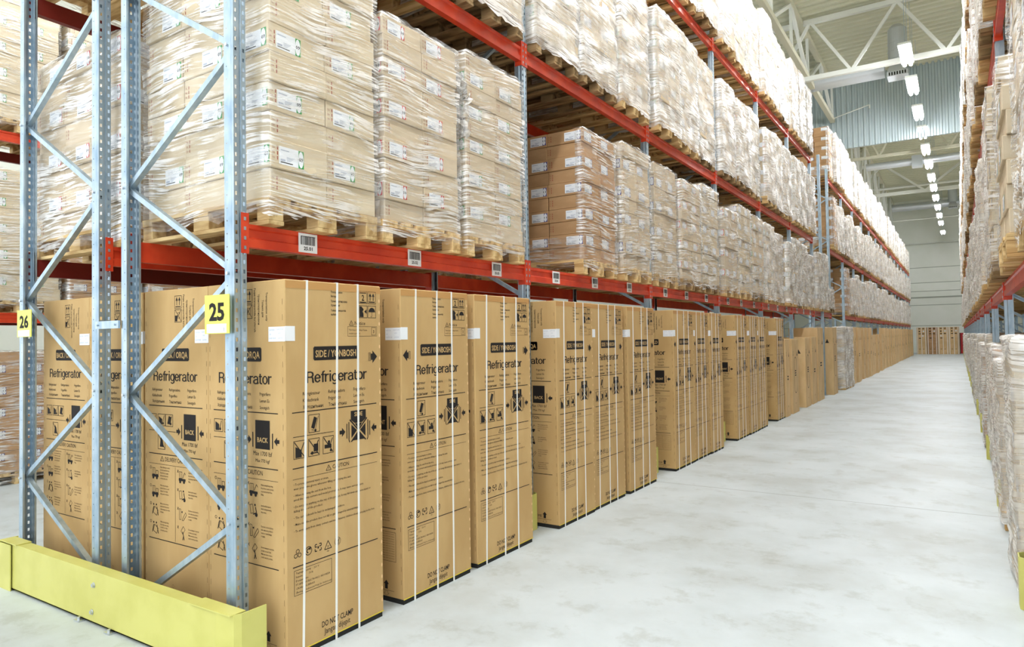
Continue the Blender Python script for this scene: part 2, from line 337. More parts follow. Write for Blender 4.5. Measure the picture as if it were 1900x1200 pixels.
# ------------------------------------------------------------ refrigerator cartons
FH, FZ = 1.93, .03       # top of the box, top of its foam base
def side_art(a, arrow_right):
    a.rect(.0, FZ, .69, FZ+.006, 3)
    for i, t in enumerate(('Transportation', 'Storage')): a.text(t, .305, 1.873-i*.022, .012, bold=.01)
    for i, t in enumerate(('Транспортировка', 'Хранение')): a.text(t, .305, 1.823-i*.022, .012, bold=.01)
    for i, t in enumerate(('Yuklashtransportda', 'tashish')): a.text(t, .305, 1.773-i*.022, .012, bold=.01)
    # 2 x 2 handling symbols
    for (u0, v0) in ((.514,1.823),(.584,1.823),(.514,1.741),(.584,1.741)): a.frame(u0, v0, u0+.066, v0+.071, .0028)
    a.text('2', .547, 1.84, .034, align='c', bold=.02); a.rect(.522, 1.828, .572, 1.834); a.rect(.522, 1.882, .572, 1.888)
    for du in (.604, .629):
        a.line((du,1.842),(du,1.872),.005); a.poly([(du-.011,1.866),(du+.011,1.866),(du,1.885)])
    a.rect(.593, 1.831, .641, 1.837)
    a.poly([(.52,1.746),(.55,1.746),(.55,1.765),(.543,1.778),(.552,1.79),(.535,1.806),(.52,1.806)]); a.poly([(.574,1.765),(.574,1.79),(.556,1.778)])
    um = [(.617+.026*math.cos(t), 1.775+.026*math.sin(t)) for t in [PI*i/10 for i in range(11)]]
    a.poly(um); a.line((.617,1.775),(.617,1.752),.003); a.ring(.612,1.752,.006,.0025,a0=PI,a1=2*PI,n=6)
    # notice
    a.path([(.439,1.698),(.471,1.698),(.455,1.724)], .0025, close=True); a.line((.455,1.703),(.455,1.714),.0025)
    a.text('Notice', .481, 1.700, .022, .082)
    a.frame(.427, 1.636, .656, 1.692, .0016); a.text('Third layer stacking of same', .437, 1.667, .010, .14, 2); a.text('model is possible', .437, 1.648, .010, .085, 2)
    a.frame(.612, 1.642, .648, 1.687, .002); a.text('3', .63, 1.654, .018, align='c', bold=.02)
    # badge
    a.rect(.187, 1.509, .496, 1.583); a.rect(.182, 1.514, .501, 1.578)
    a.text('SIDE / YONBOSH', .196, 1.526, .038, .292, 4, bold=.02, lift=.0004)
    if arrow_right:
        a.poly([(.618,1.553),(.656,1.517),(.618,1.479)]); a.rect(.606,1.498,.618,1.535); a.frame(.587,1.493,.604,1.541,.0022); a.text('FRONT', .591, 1.536, .008, .038, vert=True)
    else:
        a.poly([(.055,1.553),(.017,1.517),(.055,1.479)]); a.rect(.055,1.498,.067,1.535); a.frame(.069,1.493,.086,1.541,.0022); a.text('FRONT', .073, 1.536, .008, .038, vert=True)
    lettering(a, 'Refrigerator', .135, 1.392, .060, .436)
    for u, ws in ((.11, ('Réfrigérateur','Kühlschrank','Холодильник')), (.283, ('Refrigeradora','Frigorífico','Тоңазытқыш')), (.466, ('Frigorífero','Lemari Es','Sovutgich'))):
        for i, t in enumerate(ws): a.text(t, u, 1.330-i*.035, .0185, bold=.004)
    a.line((.041,1.245),(.646,1.245),.005)
    # hand truck
    a.frame(.146, 1.131, .221, 1.226, .003)
    a.poly([(.163,1.158),(.184,1.148),(.204,1.205),(.183,1.214)]); a.path([(.166,1.146),(.190,1.141),(.212,1.216)],.003); a.disc(.192,1.141,.007)
    a.line((.046,1.12),(.319,1.12),.003)
    for i, u in enumerate((.048, .143, .241)):
        a.frame(u, 1.007, u+.076, 1.100, .003)
        if i == 0: a.poly([(u+.012,1.013),(u+.052,1.013),(u+.052,1.05),(u+.012,1.07)])
        if i == 1: a.rect(u+.014,1.02,u+.066,1.026); a.rect(u+.036,1.03,u+.066,1.07); a.disc(u+.026,1.024,.009)
        if i == 2: a.rect(u+.012,1.035,u+.06,1.055); a.rect(u+.035,1.05,u+.05,1.075); a.disc(u+.056,1.022,.008)
        a.line((u+.006,1.094),(u+.07,1.013),.005); a.line((u+.05,1.05),(u+.068,1.088),.005)
    # side clamp symbol
    a.poly([(.444,1.218),(.560,1.218),(.560,1.168),(.530,1.148),(.474,1.148),(.444,1.168)])
    a.text('SIDE', .502, 1.186, .024, .062, 4, 'c', bold=.02, lift=.0004)
    a.poly([(.502,1.112),(.53,1.145),(.474,1.145)]); a.poly([(.502,1.10),(.548,1.052),(.456,1.052)])
    a.poly([(.49,1.106),(.448,1.142),(.448,1.066)]); a.poly([(.514,1.106),(.556,1.142),(.556,1.066)])
    for sgn in (-1, 1):
        a.path([(.502+sgn*.056,1.046),(.502-sgn*.006,1.106)],.008); a.path([(.502+sgn*.066,1.170),(.502-sgn*.006,1.10)],.008)
        a.path([(.502+sgn*.073,1.158),(.502+sgn*.073,1.058),(.502+sgn*.066,1.045)],.006)
        a.rect(.502+sgn*.088-.003,1.068,.502+sgn*.088+.003,1.150)
        x = .502+sgn*.1; a.poly([(x,1.107),(x+sgn*.024,1.132),(x+sgn*.024,1.082)]); a.rect(min(x+sgn*.022,x+sgn*.042),1.097,max(x+sgn*.022,x+sgn*.042),1.117)
    a.line((.042,.96),(.648,.96),.005)
    a.path([(.262,.917),(.298,.917),(.28,.945)],.003,close=True); a.line((.28,.923),(.28,.934),.003)
    a.text('CAUTION', .308, .920, .023, .118)
    a.line((.043,.905),(.647,.905),.002)
    T = [('• To prevent personal injury or strain,', .873, .232), ('  wear protective gloves whenever lifting or carrying the unit.', .851, .395),
         ('• When removing the unit from the box,', .817, .25), ('  avoid the sharp corners and metal protrusions. It may cause serious injury.', .795, .49),
         ('• Do not place anything on the top of the product. It may fall down and cause injury or', .760, .545), ('  falling down of the product.', .738, .19),
         ('• The carton should be kept in undamaged condition.', .704, .345), ('• Make sure the product does not fall or get damaged by external impact.', .670, .46),
         ('• To avoid injury from sharp corners and metal fixtures, children should not play in the box.', .636, .575)]
    for t, v, wd in T: a.text(t, .047, v, .0125, wd, res=1, bold=.004)
    # recycling marks
    for k in range(3):
        t = PI/2+k*2*PI/3; c = (.070+.014*math.cos(t), .524+.014*math.sin(t)); a.ring(c[0], c[1], .012, .0035, n=8)
    a.ring(.139,.523,.023,.004); a.ring(.139,.523,.013,.006,a0=.6,a1=4.6,n=10); a.poly([(.139,.535),(.155,.542),(.152,.524)])
    for (x, y) in ((.183,.507),(.209,.507),(.183,.529),(.209,.529)): a.path([(x,y+.013),(x,y),(x+.013,y)] if x<.2 else [(x+.015,y+.013),(x+.015,y),(x+.002,y)],.005)
    a.line((.183,.542),(.196,.542),.005); a.line((.21,.542),(.224,.542),.005); a.rect(.199,.518,.208,.530)
    a.path([(.247,.500),(.295,.500),(.271,.543)],.004,close=True); a.text('20',.271,.506,.013,align='c'); a.text('PAP',.271,.484,.008,align='c')
    a.ring(.339,.523,.022,.002); a.path([(.330,.535),(.333,.510),(.346,.510),(.348,.535)],.003); a.line((.324,.508),(.355,.538),.002)
    a.line((.039,.461),(.645,.461),.005)
    a.frame(.046,.316,.296,.444,.0022)
    for i, (t, wd) in enumerate((('Tegangan Listrik   : 220 V', .15), ('Frekuensi             : 50 Hz', .11), ('Dengan Izin:', .08), ('PT SAMSUNG ELECTRONICS, INDONESIA', .225), ('CIKARANG-BEKASI', .12), ('(Barang di Indonesia/Only for Indonesia)', .235))):
        a.text(t, .058, .424-i*.0195, .0105, wd, res=1)
    a.text('DO NOT CLAMP', .225, .098, .031, .222, bold=.012); a.text('Jangan dijepit', .240, .058, .031, .185, bold=.002)
    # torn perforation along the right edge
    for i in range(27): a.disc(.677, .10+i*.067, .006, 5, 6, .012)

def end_art(a, back):
    W = .652
    for (u0, v0) in ((.322,1.816),(.322,1.735)): a.frame(u0, v0, u0+.072, v0+.075, .0028)
    for du in (.345, .371):
        a.line((du,1.835),(du,1.868),.005); a.poly([(du-.011,1.862),(du+.011,1.862),(du,1.884)])
    a.rect(.332, 1.824, .384, 1.829)
    a.rect(.328, 1.741, .350, 1.775); a.line((.330,1.742),(.388,1.806),.003); a.line((.330,1.806),(.388,1.742),.003); a.frame(.352,1.758,.378,1.792,.002)
    for i, t in enumerate(("Faqat transportda ko'chirish", 'транспортировки', 'Только для', 'Transportation only')):
        a.text(t, .408+i*.032, (1.894,1.862,1.83,1.869)[i], .016, (.23,.16,.09,.15)[i], vert=True, bold=.004)
    a.rect(.194, 1.509, .461, 1.583); a.rect(.189, 1.514, .466, 1.578)
    a.text('BACK / ORQA' if back else 'FRONT / OLD', .2, 1.527, .037, .252, 4, bold=.02, lift=.0004)
    lettering(a, 'Refrigerator', .098, 1.392, .058, .450)
    for u, ws in ((.086, ('Réfrigérateur','Kühlschrank','Холодильник')), (.264, ('Refrigeradora','Frigorífico','Тоңазытқыш')), (.450, ('Frigorífero','Lemari Es','Sovutgich'))):
        for i, t in enumerate(ws): a.text(t, u, 1.332-i*.035, .0175, bold=.003)
    a.line((.05,1.243),(.595,1.243),.005)
    for i, u in enumerate((.054, .144, .224)):
        a.frame(u, 1.124, u+.078, 1.195, .003)
        a.poly([(u+.012,1.132),(u+.045,1.132),(u+.045,1.165),(u+.012,1.18)] if i != 2 else [(u+.02,1.14),(u+.045,1.136),(u+.06,1.18),(u+.035,1.186)]); a.disc(u+.055,1.14,.008); a.line((u+.052,1.145),(u+.066,1.186),.004)
    a.line((.05,1.095),(.33,1.095),.003); a.frame(.144,.985,.222,1.078,.003); a.poly([(.165,1.0),(.205,1.0),(.195,1.04),(.175,1.06)]); a.line((.15,1.07),(.216,.992),.005)
    a.rect(.412, 1.055, .530, 1.204); a.text('BACK' if back else 'FRONT', .471, 1.09, .026, .086, 4, 'c', bold=.02, lift=.0004)
    for sgn in (-1, 1):
        x = .471+sgn*.08; a.rect(x-.004,1.062,x+.004,1.14)
        y = x+sgn*.012; a.poly([(y,1.10),(y+sgn*.024,1.123),(y+sgn*.024,1.077)]); a.rect(min(y+sgn*.022,y+sgn*.042),1.091,max(y+sgn*.022,y+sgn*.042),1.11)
    a.text('Max 1700 lbf', .471, 1.020, .024, .152, 1, 'c'); a.text('Max 770 kgf', .471, .986, .018, .115, 1, 'c')
    a.line((.049,.957),(.593,.957),.005)
    a.path([(.170,.917),(.208,.917),(.189,.945)],.003,close=True); a.line((.189,.923),(.189,.934),.003)
    a.text('DELIVERY CAUTION', .22, .918, .026, .25)
    a.line((.049,.897),(.593,.897),.002); a.line((.324,.893),(.324,.46),.002)
    L1 = [('When delivering, the vehicle','has to be loaded with care.','Keep the boxes upright','and secure the product','so that it will not fall.'), ('When transporting the','product, fasten it to avoid','slipping. Do not stack','other goods on the box.'), ('Make sure two or more','people carry the product','when moving it up or down','the stairs.'), ('When unloading/loading','the product, use a ramp','or a lift. Do not slide','or drop the product.')]
    L2 = [('When loading/transporting','the product, secure product','to prevent product from','falling.'), ('Avoid sudden impacts','when loading/unloading','the product.'), ('If product is stored side by','side, make sure product is','secure to avoid damage','or injury.'), ('Do not attempt to carry the','product on your back.','Make sure two or more','people carry the product.')]
    for r in range(4):
        v = .875-r*.107
        a.ring(.067, v-.004, .009, .0025, n=10); a.line((.344,v+.004),(.358,v-.012),.003); a.line((.358,v+.004),(.344,v-.012),.003)
        for i, t in enumerate(L1[r]): a.text(t, .168, v-i*.0165, .0098, res=1, mi=2, sx=.66, bold=.01)
        for i, t in enumerate(L2[r]): a.text(t, .455, v-.01-i*.0165, .0098, res=1, mi=2, sx=.66, bold=.01)
        for k, u in enumerate((.08, .36)):
            y = v-.07
            if r in (0, 1) and k == 0 or r == 0:
                a.rect(u, y+.012, u+.068, y+.026); a.disc(u+.014, y+.008, .010); a.disc(u+.052, y+.008, .010)
                a.frame(u+.004, y+.026, u+.034, y+.066, .0025); a.line((u+.019,y+.026),(u+.019,y+.066),.002)
                if k: a.path([(u+.04,y+.03),(u+.058,y+.062),(u+.068,y+.05)],.003)
                else: a.frame(u+.042, y+.026, u+.066, y+.052, .003)
            elif r == 1:
                a.path([(u+.004,y+.06),(u+.026,y+.064),(u+.034,y+.02),(u+.010,y+.014)],.0025,close=True); a.disc(u+.056,y+.012,.011); a.path([(u+.03,y+.012),(u+.058,y+.022),(u+.05,y+.052)],.006); a.disc(u+.046,y+.062,.006)
            elif r == 2 and k:
                a.path([(u+.006,y+.004),(u+.004,y+.066),(u+.020,y+.064),(u+.022,y+.006)],.0025,close=True); a.path([(u+.032,y+.002),(u+.066,y+.05),(u+.076,y+.036),(u+.044,y)],.0025,close=True); a.poly([(u+.024,y+.05),(u+.038,y+.056),(u+.036,y+.042)])
            elif r == 3 and k:
                a.path([(u+.02,y+.046),(u+.044,y+.076),(u+.062,y+.058),(u+.038,y+.03)],.0025,close=True); a.path([(u+.036,y+.044),(u+.046,y+.02),(u+.038,y-.004)],.006); a.line((u+.046,y+.02),(u+.054,y-.002),.005)
            else:
                a.path([(u+.012,y+.014),(u+.028,y+.05),(u+.064,y+.03),(u+.048,y-.002)],.003,close=True); a.path([(u+.004,y+.004),(u+.012,y+.034),(u+.02,y+.05)],.006); a.disc(u+.018,y+.062,.006); a.path([(u+.066,y),(u+.058,y+.03),(u+.05,y+.05)],.006); a.disc(u+.046,y+.062,.006)
    a.line((.048,.452),(.593,.452),.005)
    if not back:
        a.frame(.33,.25,.593,.43,.002)
        for i in range(11): a.text('Model / Serial / Rated voltage and net mass', .34, .414-i*.0148, .008, .24, 2, res=1)
    # way-up arrow near the foot
    a.poly([(.489,.108),(.532,.108),(.5105,.132)]); a.rect(.499,.078,.522,.108); a.line((.418,.07),(.575,.07),.002)
    a.path([(.499,.064),(.522,.064),(.522,.05),(.532,.05),(.5105,.036),(.489,.05),(.499,.05)],.0015,close=True)
    a.text('HOME' if back else 'TOP', .48, .085, .022, align='r')
    for i in range(22): a.rect(.0165, .12+i*.08, .0185, .15+i*.08, 2); a.rect(W-.0185, .12+i*.08, W-.0165, .15+i*.08, 2)
    a.ring(.30,.20,.010,.0015,mi=2)

def fridge_meshes(back):
    """box local frame: front-left foot corner at origin; +Y along the aisle (.69 wide), -X into the rack (.652 deep)"""
    mb = MB(); mb.bev(-.652, 0, 0, .69, FZ, FH, .005)
    side_art(Art(mb, lambda u, v, l: (EPS+l, u, v)), back)
    end_art(Art(mb, lambda u, v, l: (u-.652, -EPS-l, v)), back)
    # taped top flap fold
    for i in range(1): mb.face([(EPS,.004,1.885),(EPS,.686,1.885),(EPS,.686,1.924),(EPS,.004,1.924)], 6)
    body = mb.mesh('printed_box', [M['fridge_card'], M['ink'], M['ink_soft'], M['yellow_edge'], M['fridge_card'], M['perf'], M['fold']])
    b = MB(); b.box(-.647, -.006, .006, .684, 0, FZ); base = b.mesh('foam_base', M['black'])
    straps = []
    for (y0, y1) in ((.102,.143), (.324,.352), (.493,.506)):
        s_ = MB(); t = .0022; hw = .0068
        for (e0, e1, ya, yb) in (((0,.0),(0,FH),y0,y1),):
            s_.v += [(0,ya-hw,.0),(t,ya-hw,0),(t,ya+hw,0),(0,ya+hw,0),(0,yb-hw,FH+t),(t,yb-hw,FH+t),(t,yb+hw,FH+t),(0,yb+hw,FH+t)]
            s_.f += [(3,2,1,0),(4,5,6,7),(0,1,5,4),(1,2,6,5),(2,3,7,6),(3,0,4,7)]; s_.m += [0]*6
        s_.box(-.652-t, 0, y1-hw, y1+hw, FH, FH+t)
        s_.box(-.652-t, -.652, y1-hw, y1+hw, 0, FH)
        straps.append(s_.mesh('strap', M['strap']))
    p = MB(); t = .0015                                   # paper label folded round the corner
    p.box(-.127, t, -t, 0, 1.612, 1.688); p.box(0, t, 0, .062, 1.614, 1.690)
    a = Art(p, lambda u, v, l: (u, -t-.0004, v))
    for (u, v, ww) in ((-.12,1.668,.04),(-.118,1.645,.012),(-.12,1.625,.05),(-.06,1.67,.05),(-.05,1.65,.02),(-.05,1.625,.035)):
        a.text('No 4417 0923 88', u, v, .009, ww, 1, res=1)
    return body, base, straps, p.mesh('paper_label', [M['white_paper'], M['pale_ink']])
M['fold'] = mat('flap_fold_tape', lin(190,143,84), .6)
FM = {True: fridge_meshes(True), False: fridge_meshes(False)}
def fridge(x, y, back, label, group, w_=.69, straps=True, paper=True):
    t = thing('refrigerator_carton', label, 'box', (x, y, 0), group)
    body, base, st, pap = FM[back]; sy = w_/.69
    for nm, me in (('printed_box', body), ('foam_base', base)):
        o = link(nm, me, t); o.scale.y = sy
    if straps:
        for s_ in st: o = link('strap', s_, t); o.scale.y = sy
    if paper: link('paper_label', pap, [c for c in t.children if c.name.startswith('printed_box')][0])
    return t
FX = -2.863
front = [(2.288,.69,True,'first'), (3.155,.69,False,'second'), (3.925,.75,True,'third'),
         (5.08,.69,True,''), (5.79,.70,True,''), (6.58,.74,True,''),
         (7.95,.75,False,''), (8.72,.62,False,''), (9.36,.58,False,''),
         (10.70,.70,False,''), (11.45,.59,False,''), (12.08,.62,False,''), (13.48,.70,True,'')]
desc = ['nearest printed refrigerator box of the aisle row, beside the yellow 25 sign',
        'second printed refrigerator box of the aisle row, with left-pointing arrow',
        'third printed refrigerator box of the aisle row, last before the second upright',
        'fourth printed refrigerator box of the aisle row, just past the second upright',
        'fifth printed refrigerator box of the aisle row, middle of the second bay',
        'sixth printed refrigerator box of the aisle row, last of the second bay',
        'seventh printed refrigerator box of the aisle row, showing its FRONT / OLD end',
        'eighth printed refrigerator box of the aisle row, middle of the third bay',
        'ninth printed refrigerator box of the aisle row, last of the third bay',
        'tenth printed refrigerator box of the aisle row, first of the fourth bay',
        'eleventh printed refrigerator box of the aisle row, middle of the fourth bay',
        'twelfth printed refrigerator box of the aisle row, last of the fourth bay',
        'thirteenth and farthest printed refrigerator box, just before the shorter plain boxes']
for i, (y, w_, bk, _) in enumerate(front):
    fridge(FX+random.uniform(-.012,.012) if i else FX, y, bk, desc[i], 'printed refrigerator boxes along the aisle', w_)
for x, lb in ((-3.519, 'printed refrigerator box directly behind the nearest one, seen through the blue braces'),
              (-4.192, 'printed refrigerator box mostly hidden behind the two middle blue uprights'),
              (-4.846, 'leftmost printed refrigerator box, beside the blue upright with the yellow 26 sign')):
    fridge(x, 2.292, True, lb, 'printed refrigerator boxes at the rack end', .69, False)

# plain boxes further along the aisle
def plain_mesh(w_, d_, h_, oval, straps=0, name='plain_box', tape=True):
    mb = MB(); mb.bev(-d_, 0, 0, w_, 0, h_, .005)
    a = Art(mb, lambda u, v, l: (EPS+l, u, v)); e = Art(mb, lambda u, v, l: (u-d_, -EPS-l, v))
    for A, W in ((a, w_), (e, d_)):
        if oval:
            r = W*.19; c = W*.5
            A.ring(c, h_*.68, r, .014, a0=0, a1=PI, n=12); A.ring(c, h_*.34, r, .014, a0=PI, a1=2*PI, n=12)
            A.rect(c-r, h_*.34, c-r+.014, h_*.68); A.rect(c+r-.014, h_*.34, c+r, h_*.68)
            for k in range(3): A.rect(c-r*.55, h_*(.50+k*.03), c+r*.55, h_*(.515+k*.03))
        else:
            for k in range(2): A.rect(W*.36, h_*(.47+k*.035), W*.64, h_*(.49+k*.035))
        A.poly([(W*.72,h_*.77),(W*.86,h_*.77),(W*.79,h_*.83)]); A.frame(W*.12,h_*.78,W*.24,h_*.83,.006)
        A.text('REF', W*.4, h_*.12, .03, mi=2)
    return mb.mesh(name, [M['plain_card'], M['ink'], M['ink_soft']])
PL = {}
def plain(x, y, w_, h_, oval, label, group='plain cardboard appliance boxes along the aisle', d_=.66, rz=0):
    k = (round(w_,1), round(h_,2), oval)
    if k not in PL: PL[k] = plain_mesh(k[0], d_, h_, oval)
    o = link('appliance_box', PL[k], None, (x, y, 0), rz); o.scale.y = w_/k[0]
    return tag(o, label, 'box', group)
pls = [(14.24,.36,1.53,0),(14.86,.64,1.53,1),(16.30,.60,1.55,1),(17.14,.60,1.56,0),(17.95,.80,1.78,0),(20.04,.72,1.80,1)]
pd = ['short plain cardboard box right behind the last printed refrigerator box', 'short plain box with oval outline, second of the plain row', 'short plain box with tall oval outline, third of the plain row',
      'short plain box with faint print, fourth of the plain row', 'taller plain box, fifth of the plain row, behind the short ones', 'tall plain box with a large oval, standing before the film-wrapped floor pallet']
for (y, w_, h_, ov), lb in zip(pls, pd): plain(-2.82 if y > 19 else -2.86, y, w_, h_, ov, lb)
i = 0
for k in range(7, 21):
    yk = 2.2287+2.8*k; h_ = (1.62,1.84,1.84,1.56,1.60,1.88,1.84,1.88,1.9,1.86,1.9,1.9,1.88,1.9)[k-7]
    for j in range(3):
        if k == 7: continue
        if k == 20 and j > 0: continue
        i += 1; w_ = (.70, .62, .66)[(i*2+k) % 3]; yy = yk+.075+j*.835
        plain(-2.86+random.uniform(-.03,.05), yy, w_, h_, i % 3 == 1, f'plain cardboard appliance box beyond the rack tunnel, {nth(i)} from its near end')
# boxes across the far end
for i in range(4):
    x = -2.72+i*.70
    t = thing('refrigerator_carton', ('leftmost','second from the left','third from the left','rightmost, beside the red cabinet')[i].join(('printed box in the row closing the far aisle end, ','')), 'box', (x, 61.5, 0), 'boxes across the far end of the aisle')
    mb = MB(); mb.bev(0, .67, 0, .7, 0, 2.05, .006); a = Art(mb, lambda u, v, l: (u, -.002-l, v))
    a.rect(.14,1.93,.27,1.99); a.rect(.40,1.93,.53,1.99); a.disc(.20,1.75,.05); a.rect(.14,1.53,.28,1.6,2); a.rect(.38,1.53,.53,1.6,2); a.rect(.15,1.20,.29,1.26); a.rect(.15,.38,.24,.41,2); a.rect(.4,.38,.5,.41,2)
    a.disc(.47,1.76,.06,3); 
    if i in (0, 2): a.disc(.2 if i == 2 else .42,1.4,.055,3)
    mb.build('printed_box', [M['plain_card'] if i != 1 else M['card_tan'], M['ink'], M['ink_soft'], M['white_paper']], t)
    for u in (.06,.335,.60):
        b = MB(); b.box(u-.018,u+.018,-.006,0,0,2.056); b.box(u-.018,u+.018,-.006,.7,2.05,2.056); b.build('strap', M['strap'], t)

# ------------------------------------------------------------ pallet rack steel
Z1, Z2, Z3 = 2.225, 4.11, 6.19           # tops of the beams
def post_mesh(h_, xdir, detail):
    """channel upright .085 wide (Y 0..-.085), web at x=0, flanges run to -.07*xdir; punched with slots"""
    mb = MB(); X = -xdir; W = .085; D = .07
    prof = [(D*X,-W+.012),(D*X,-W),(.028*X,-W),(.022*X,-W+.006),(0,-W+.006),(0,-W+.034),(.008*X,-W+.038),(.008*X,-.038),(0,-.034),(0,-.006),(.022*X,-.006),(.028*X,0),(D*X,0),(D*X,-.012)]
    def seg(p, q, holes, pitch=.05, hw=.3, hh=.018):
        if not detail or not holes:
            mb.face([(p[0],p[1],0),(q[0],q[1],0),(q[0],q[1],h_),(p[0],p[1],h_)]); return
        L = lambda t, z: (p[0]+(q[0]-p[0])*t, p[1]+(q[1]-p[1])*t, z)
        a, b = .5-hw/2, .5+hw/2
        mb.face([L(0,0),L(a,0),L(a,h_),L(0,h_)]); mb.face([L(b,0),L(1,0),L(1,h_),L(b,h_)])
        n = int(h_/pitch); z = 0
        for i in range(n):
            zc = (i+.5)*pitch
            mb.face([L(a,z),L(b,z),L(b,zc-hh/2),L(a,zc-hh/2)]); z = zc+hh/2
        mb.face([L(a,z),L(b,z),L(b,h_),L(a,h_)])
    for i, (p, q) in enumerate(zip(prof, prof[1:])):
        if i in (1, 11): seg(p, q, True, .0667, .14, .006)
        elif i in (4, 8): seg(p, q, True, .05, .42, .02)
        else: seg(p, q, False)
    return mb.mesh('post', M['galv'])
HP = 6.45
PM = {(d, x): post_mesh(HP, x, d) for d in (True, False) for x in (1, -1)}
def foot_mesh():
    mb = MB(); mb.box(-.10,.03,-.11,.025,0,.006); mb.tube((-.035,-.10,.006),(-.035,-.10,.016),.009,6); return mb.mesh('foot_plate', M['galv'])
FOOT = foot_mesh()
def brace_mesh(xa, za, xb, zb, w_=.031):
    mb = MB(); p = Vector((xa,-.042,za)); q = Vector((xb,-.042,zb)); d = (q-p).normalized(); n = Vector((-d.z,0,d.x)); t = .003
    for off, ww in ((0, None),):      # C section: back plate plus two lips
        def strip(a, b, c, e):
            mb.face([a,b,c,e])
        hw = w_/2; yb, yf = -.042+.016, -.042-.016
        for (o1, y1, o2, y2) in ((-hw,yf,-hw,yb),(-hw,yf,hw,yf),(hw,yf,hw,yb),(-hw,yb,-hw+.010,yb),(hw-.010,yb,hw,yb)):
            A = p+n*o1; A.y = y1; B = q+n*o1; B.y = y1; Cc = q+n*o2; Cc.y = y2; Dd = p+n*o2; Dd.y = y2
            mb.face([A,B,Cc,Dd])
    return mb.mesh('brace', M['galv'])
F1 = [(-1.07,.075),(0,.695),(-1.07,1.315),(0,1.965),(-1.07,2.54),(0,3.145),(-1.07,3.75),(0,4.36),(-1.07,4.97),(0,5.58),(-1.07,6.2)]
F2 = [(0,.16),(-1.07,.70),(0,1.33),(-1.07,1.93),(0,2.56),(-1.07,3.165),(0,3.77),(-1.07,4.38),(0,4.99),(-1.07,5.6),(0,6.2)]
BR = {}
for key, nodes in (('a', F1), ('b', F2)):
    BR[key] = []
    for (xa, za), (xb, zb) in zip(nodes, nodes[1:]):
        f = lambda x: -.045 if x == 0 else -1.088+.045
        s_ = .02 if zb > za else -.02
        BR[key].append(brace_mesh(f(xa), za+.012, f(xb), zb-.012))
bolt_mb = MB(); bolt_mb.tube((0,0,0),(0,-.012,0),.009,8); BOLT = bolt_mb.mesh('bolt', M['bolt'])
def frame(x, yk, key, detail, label, group, bolts=False, h=None):
    t = thing('upright_frame', label, 'rack upright', (x, yk, 0), group)
    link('post', PM[(detail, 1)], t); link('post', PM[(detail, -1)], t, (-1.088,0,0))
    link('foot_plate', FOOT, t); link('foot_plate', FOOT, t, (-1.02,0,0))
    for b in BR[key]: link('brace', b, t)
    if bolts:
        for (xx, zz) in (F1 if key == 'a' else F2)[:9]: link('bolt', BOLT, t, (-.04 if xx == 0 else -1.05, -.084, zz))
    return t
XF, XR2, Y0, BAY = -3.077, -4.43, 2.2287, 2.8
# beams: step-section with end connectors
def beam_mesh(L, dark=False):
    mb = MB(); prof = [(0,0),(0,.045),(.012,.052),(.012,.092),(0,.099),(0,.12),(-.05,.12),(-.05,0)]
    prof = [(x, z-.12) for x, z in prof]
    n = len(prof); k = len(mb.v)
    for y in (.003, L-.003):
        for (x, z) in prof: mb.v.append((x if x <= 0 else -x, y, z))
    for i in range(n):
        j = (i+1) % n; mb.f.append((k+j, k+i, k+n+i, k+n+j)); mb.m.append(0)
    mb.f.append(tuple(k+i for i in range(n))); mb.m.append(0); mb.f.append(tuple(k+2*n-1-i for i in range(n))); mb.m.append(0)
    return mb.mesh('beam_rail', M['orange_shaded' if dark else 'orange'])
def conn_mesh(sgn, dark=False):
    """L plate hooked on the upright; sgn=+1 at the near end of a beam"""
    mb = MB(); s_ = -sgn
    mb.box(.001, .006, min(0, s_*.040), max(0, s_*.040), -.155, .055)
    mb.box(-.062, .006, min(0, sgn*.005), max(0, sgn*.005), -.155, .055)
    for i in range(4):
        z = -.135+i*.05; mb.box(.006, .009, s_*.020-.006, s_*.020+.006, z, z+.018, 1)
    return mb.mesh('connector', [M['orange_shaded' if dark else 'orange'], M['galv']])
BL = BAY-.085
BM = {d: (beam_mesh(BL, d), conn_mesh(1, d), conn_mesh(-1, d)) for d in (False, True)}
def loc_label(text, detail):
    mb = MB(); mb.box(0, .0025, -.066, .066, 0, .108); a = Art(mb, lambda u, v, l: (.0032+l, u, v))
    rr = random.Random(hash(text) % 1000 if False else len(text)*7+ord(text[-1])); u = -.052
    while u < .050:
        w_ = rr.choice((.0022,.0035,.006)); a.rect(u, .043, u+w_, .090); u += w_+rr.choice((.0018,.003))
    a.rect(-.052,.090,.052,.093)
    if detail: a.text(text, 0, .014, .020, .062, 1, 'c', bold=.03)
    else: a.rect(-.03,.014,.03,.028)
    return mb.mesh('location_label', [M['white_paper'], M['ink']])
def beam(x, yk, ztop, label, group, labels=None, flip=False, dark=False, detail=True):
    t = thing('rack_beam', label, 'rack beam', (x, yk, ztop), group, PI if flip else 0)
    if flip: t.location.y = yk+BL
    r_, c0, c1 = BM[dark]
    link('beam_rail', r_, t); link('connector', c0, t); link('connector', c1, t, (0, BL, 0))
    for (txt, yy) in (labels or []): link('location_label', loc_label(txt, detail), t, (.0005, yy, -.113))
    return t
ends = {0:'nearest', 1:'second', 2:'third', 3:'fourth', 4:'fifth', 5:'sixth', 6:'seventh'}
NB = 20
for k in range(0, NB+2):
    yk = Y0+BAY*k
    frame(XF, yk, 'a', k < 5, 'nearest blue-grey upright frame, at the right end of the yellow barrier' if k == 0 else f'blue-grey upright frame along the aisle, {nth(k+1)} from the near end', 'aisle-side upright frames', k == 0)
frame(XF+.075, Y0+BAY*6+.93, 'a', True, 'tall upright frame standing forward of the beams just before the rack tunnel', 'aisle-side upright frames')
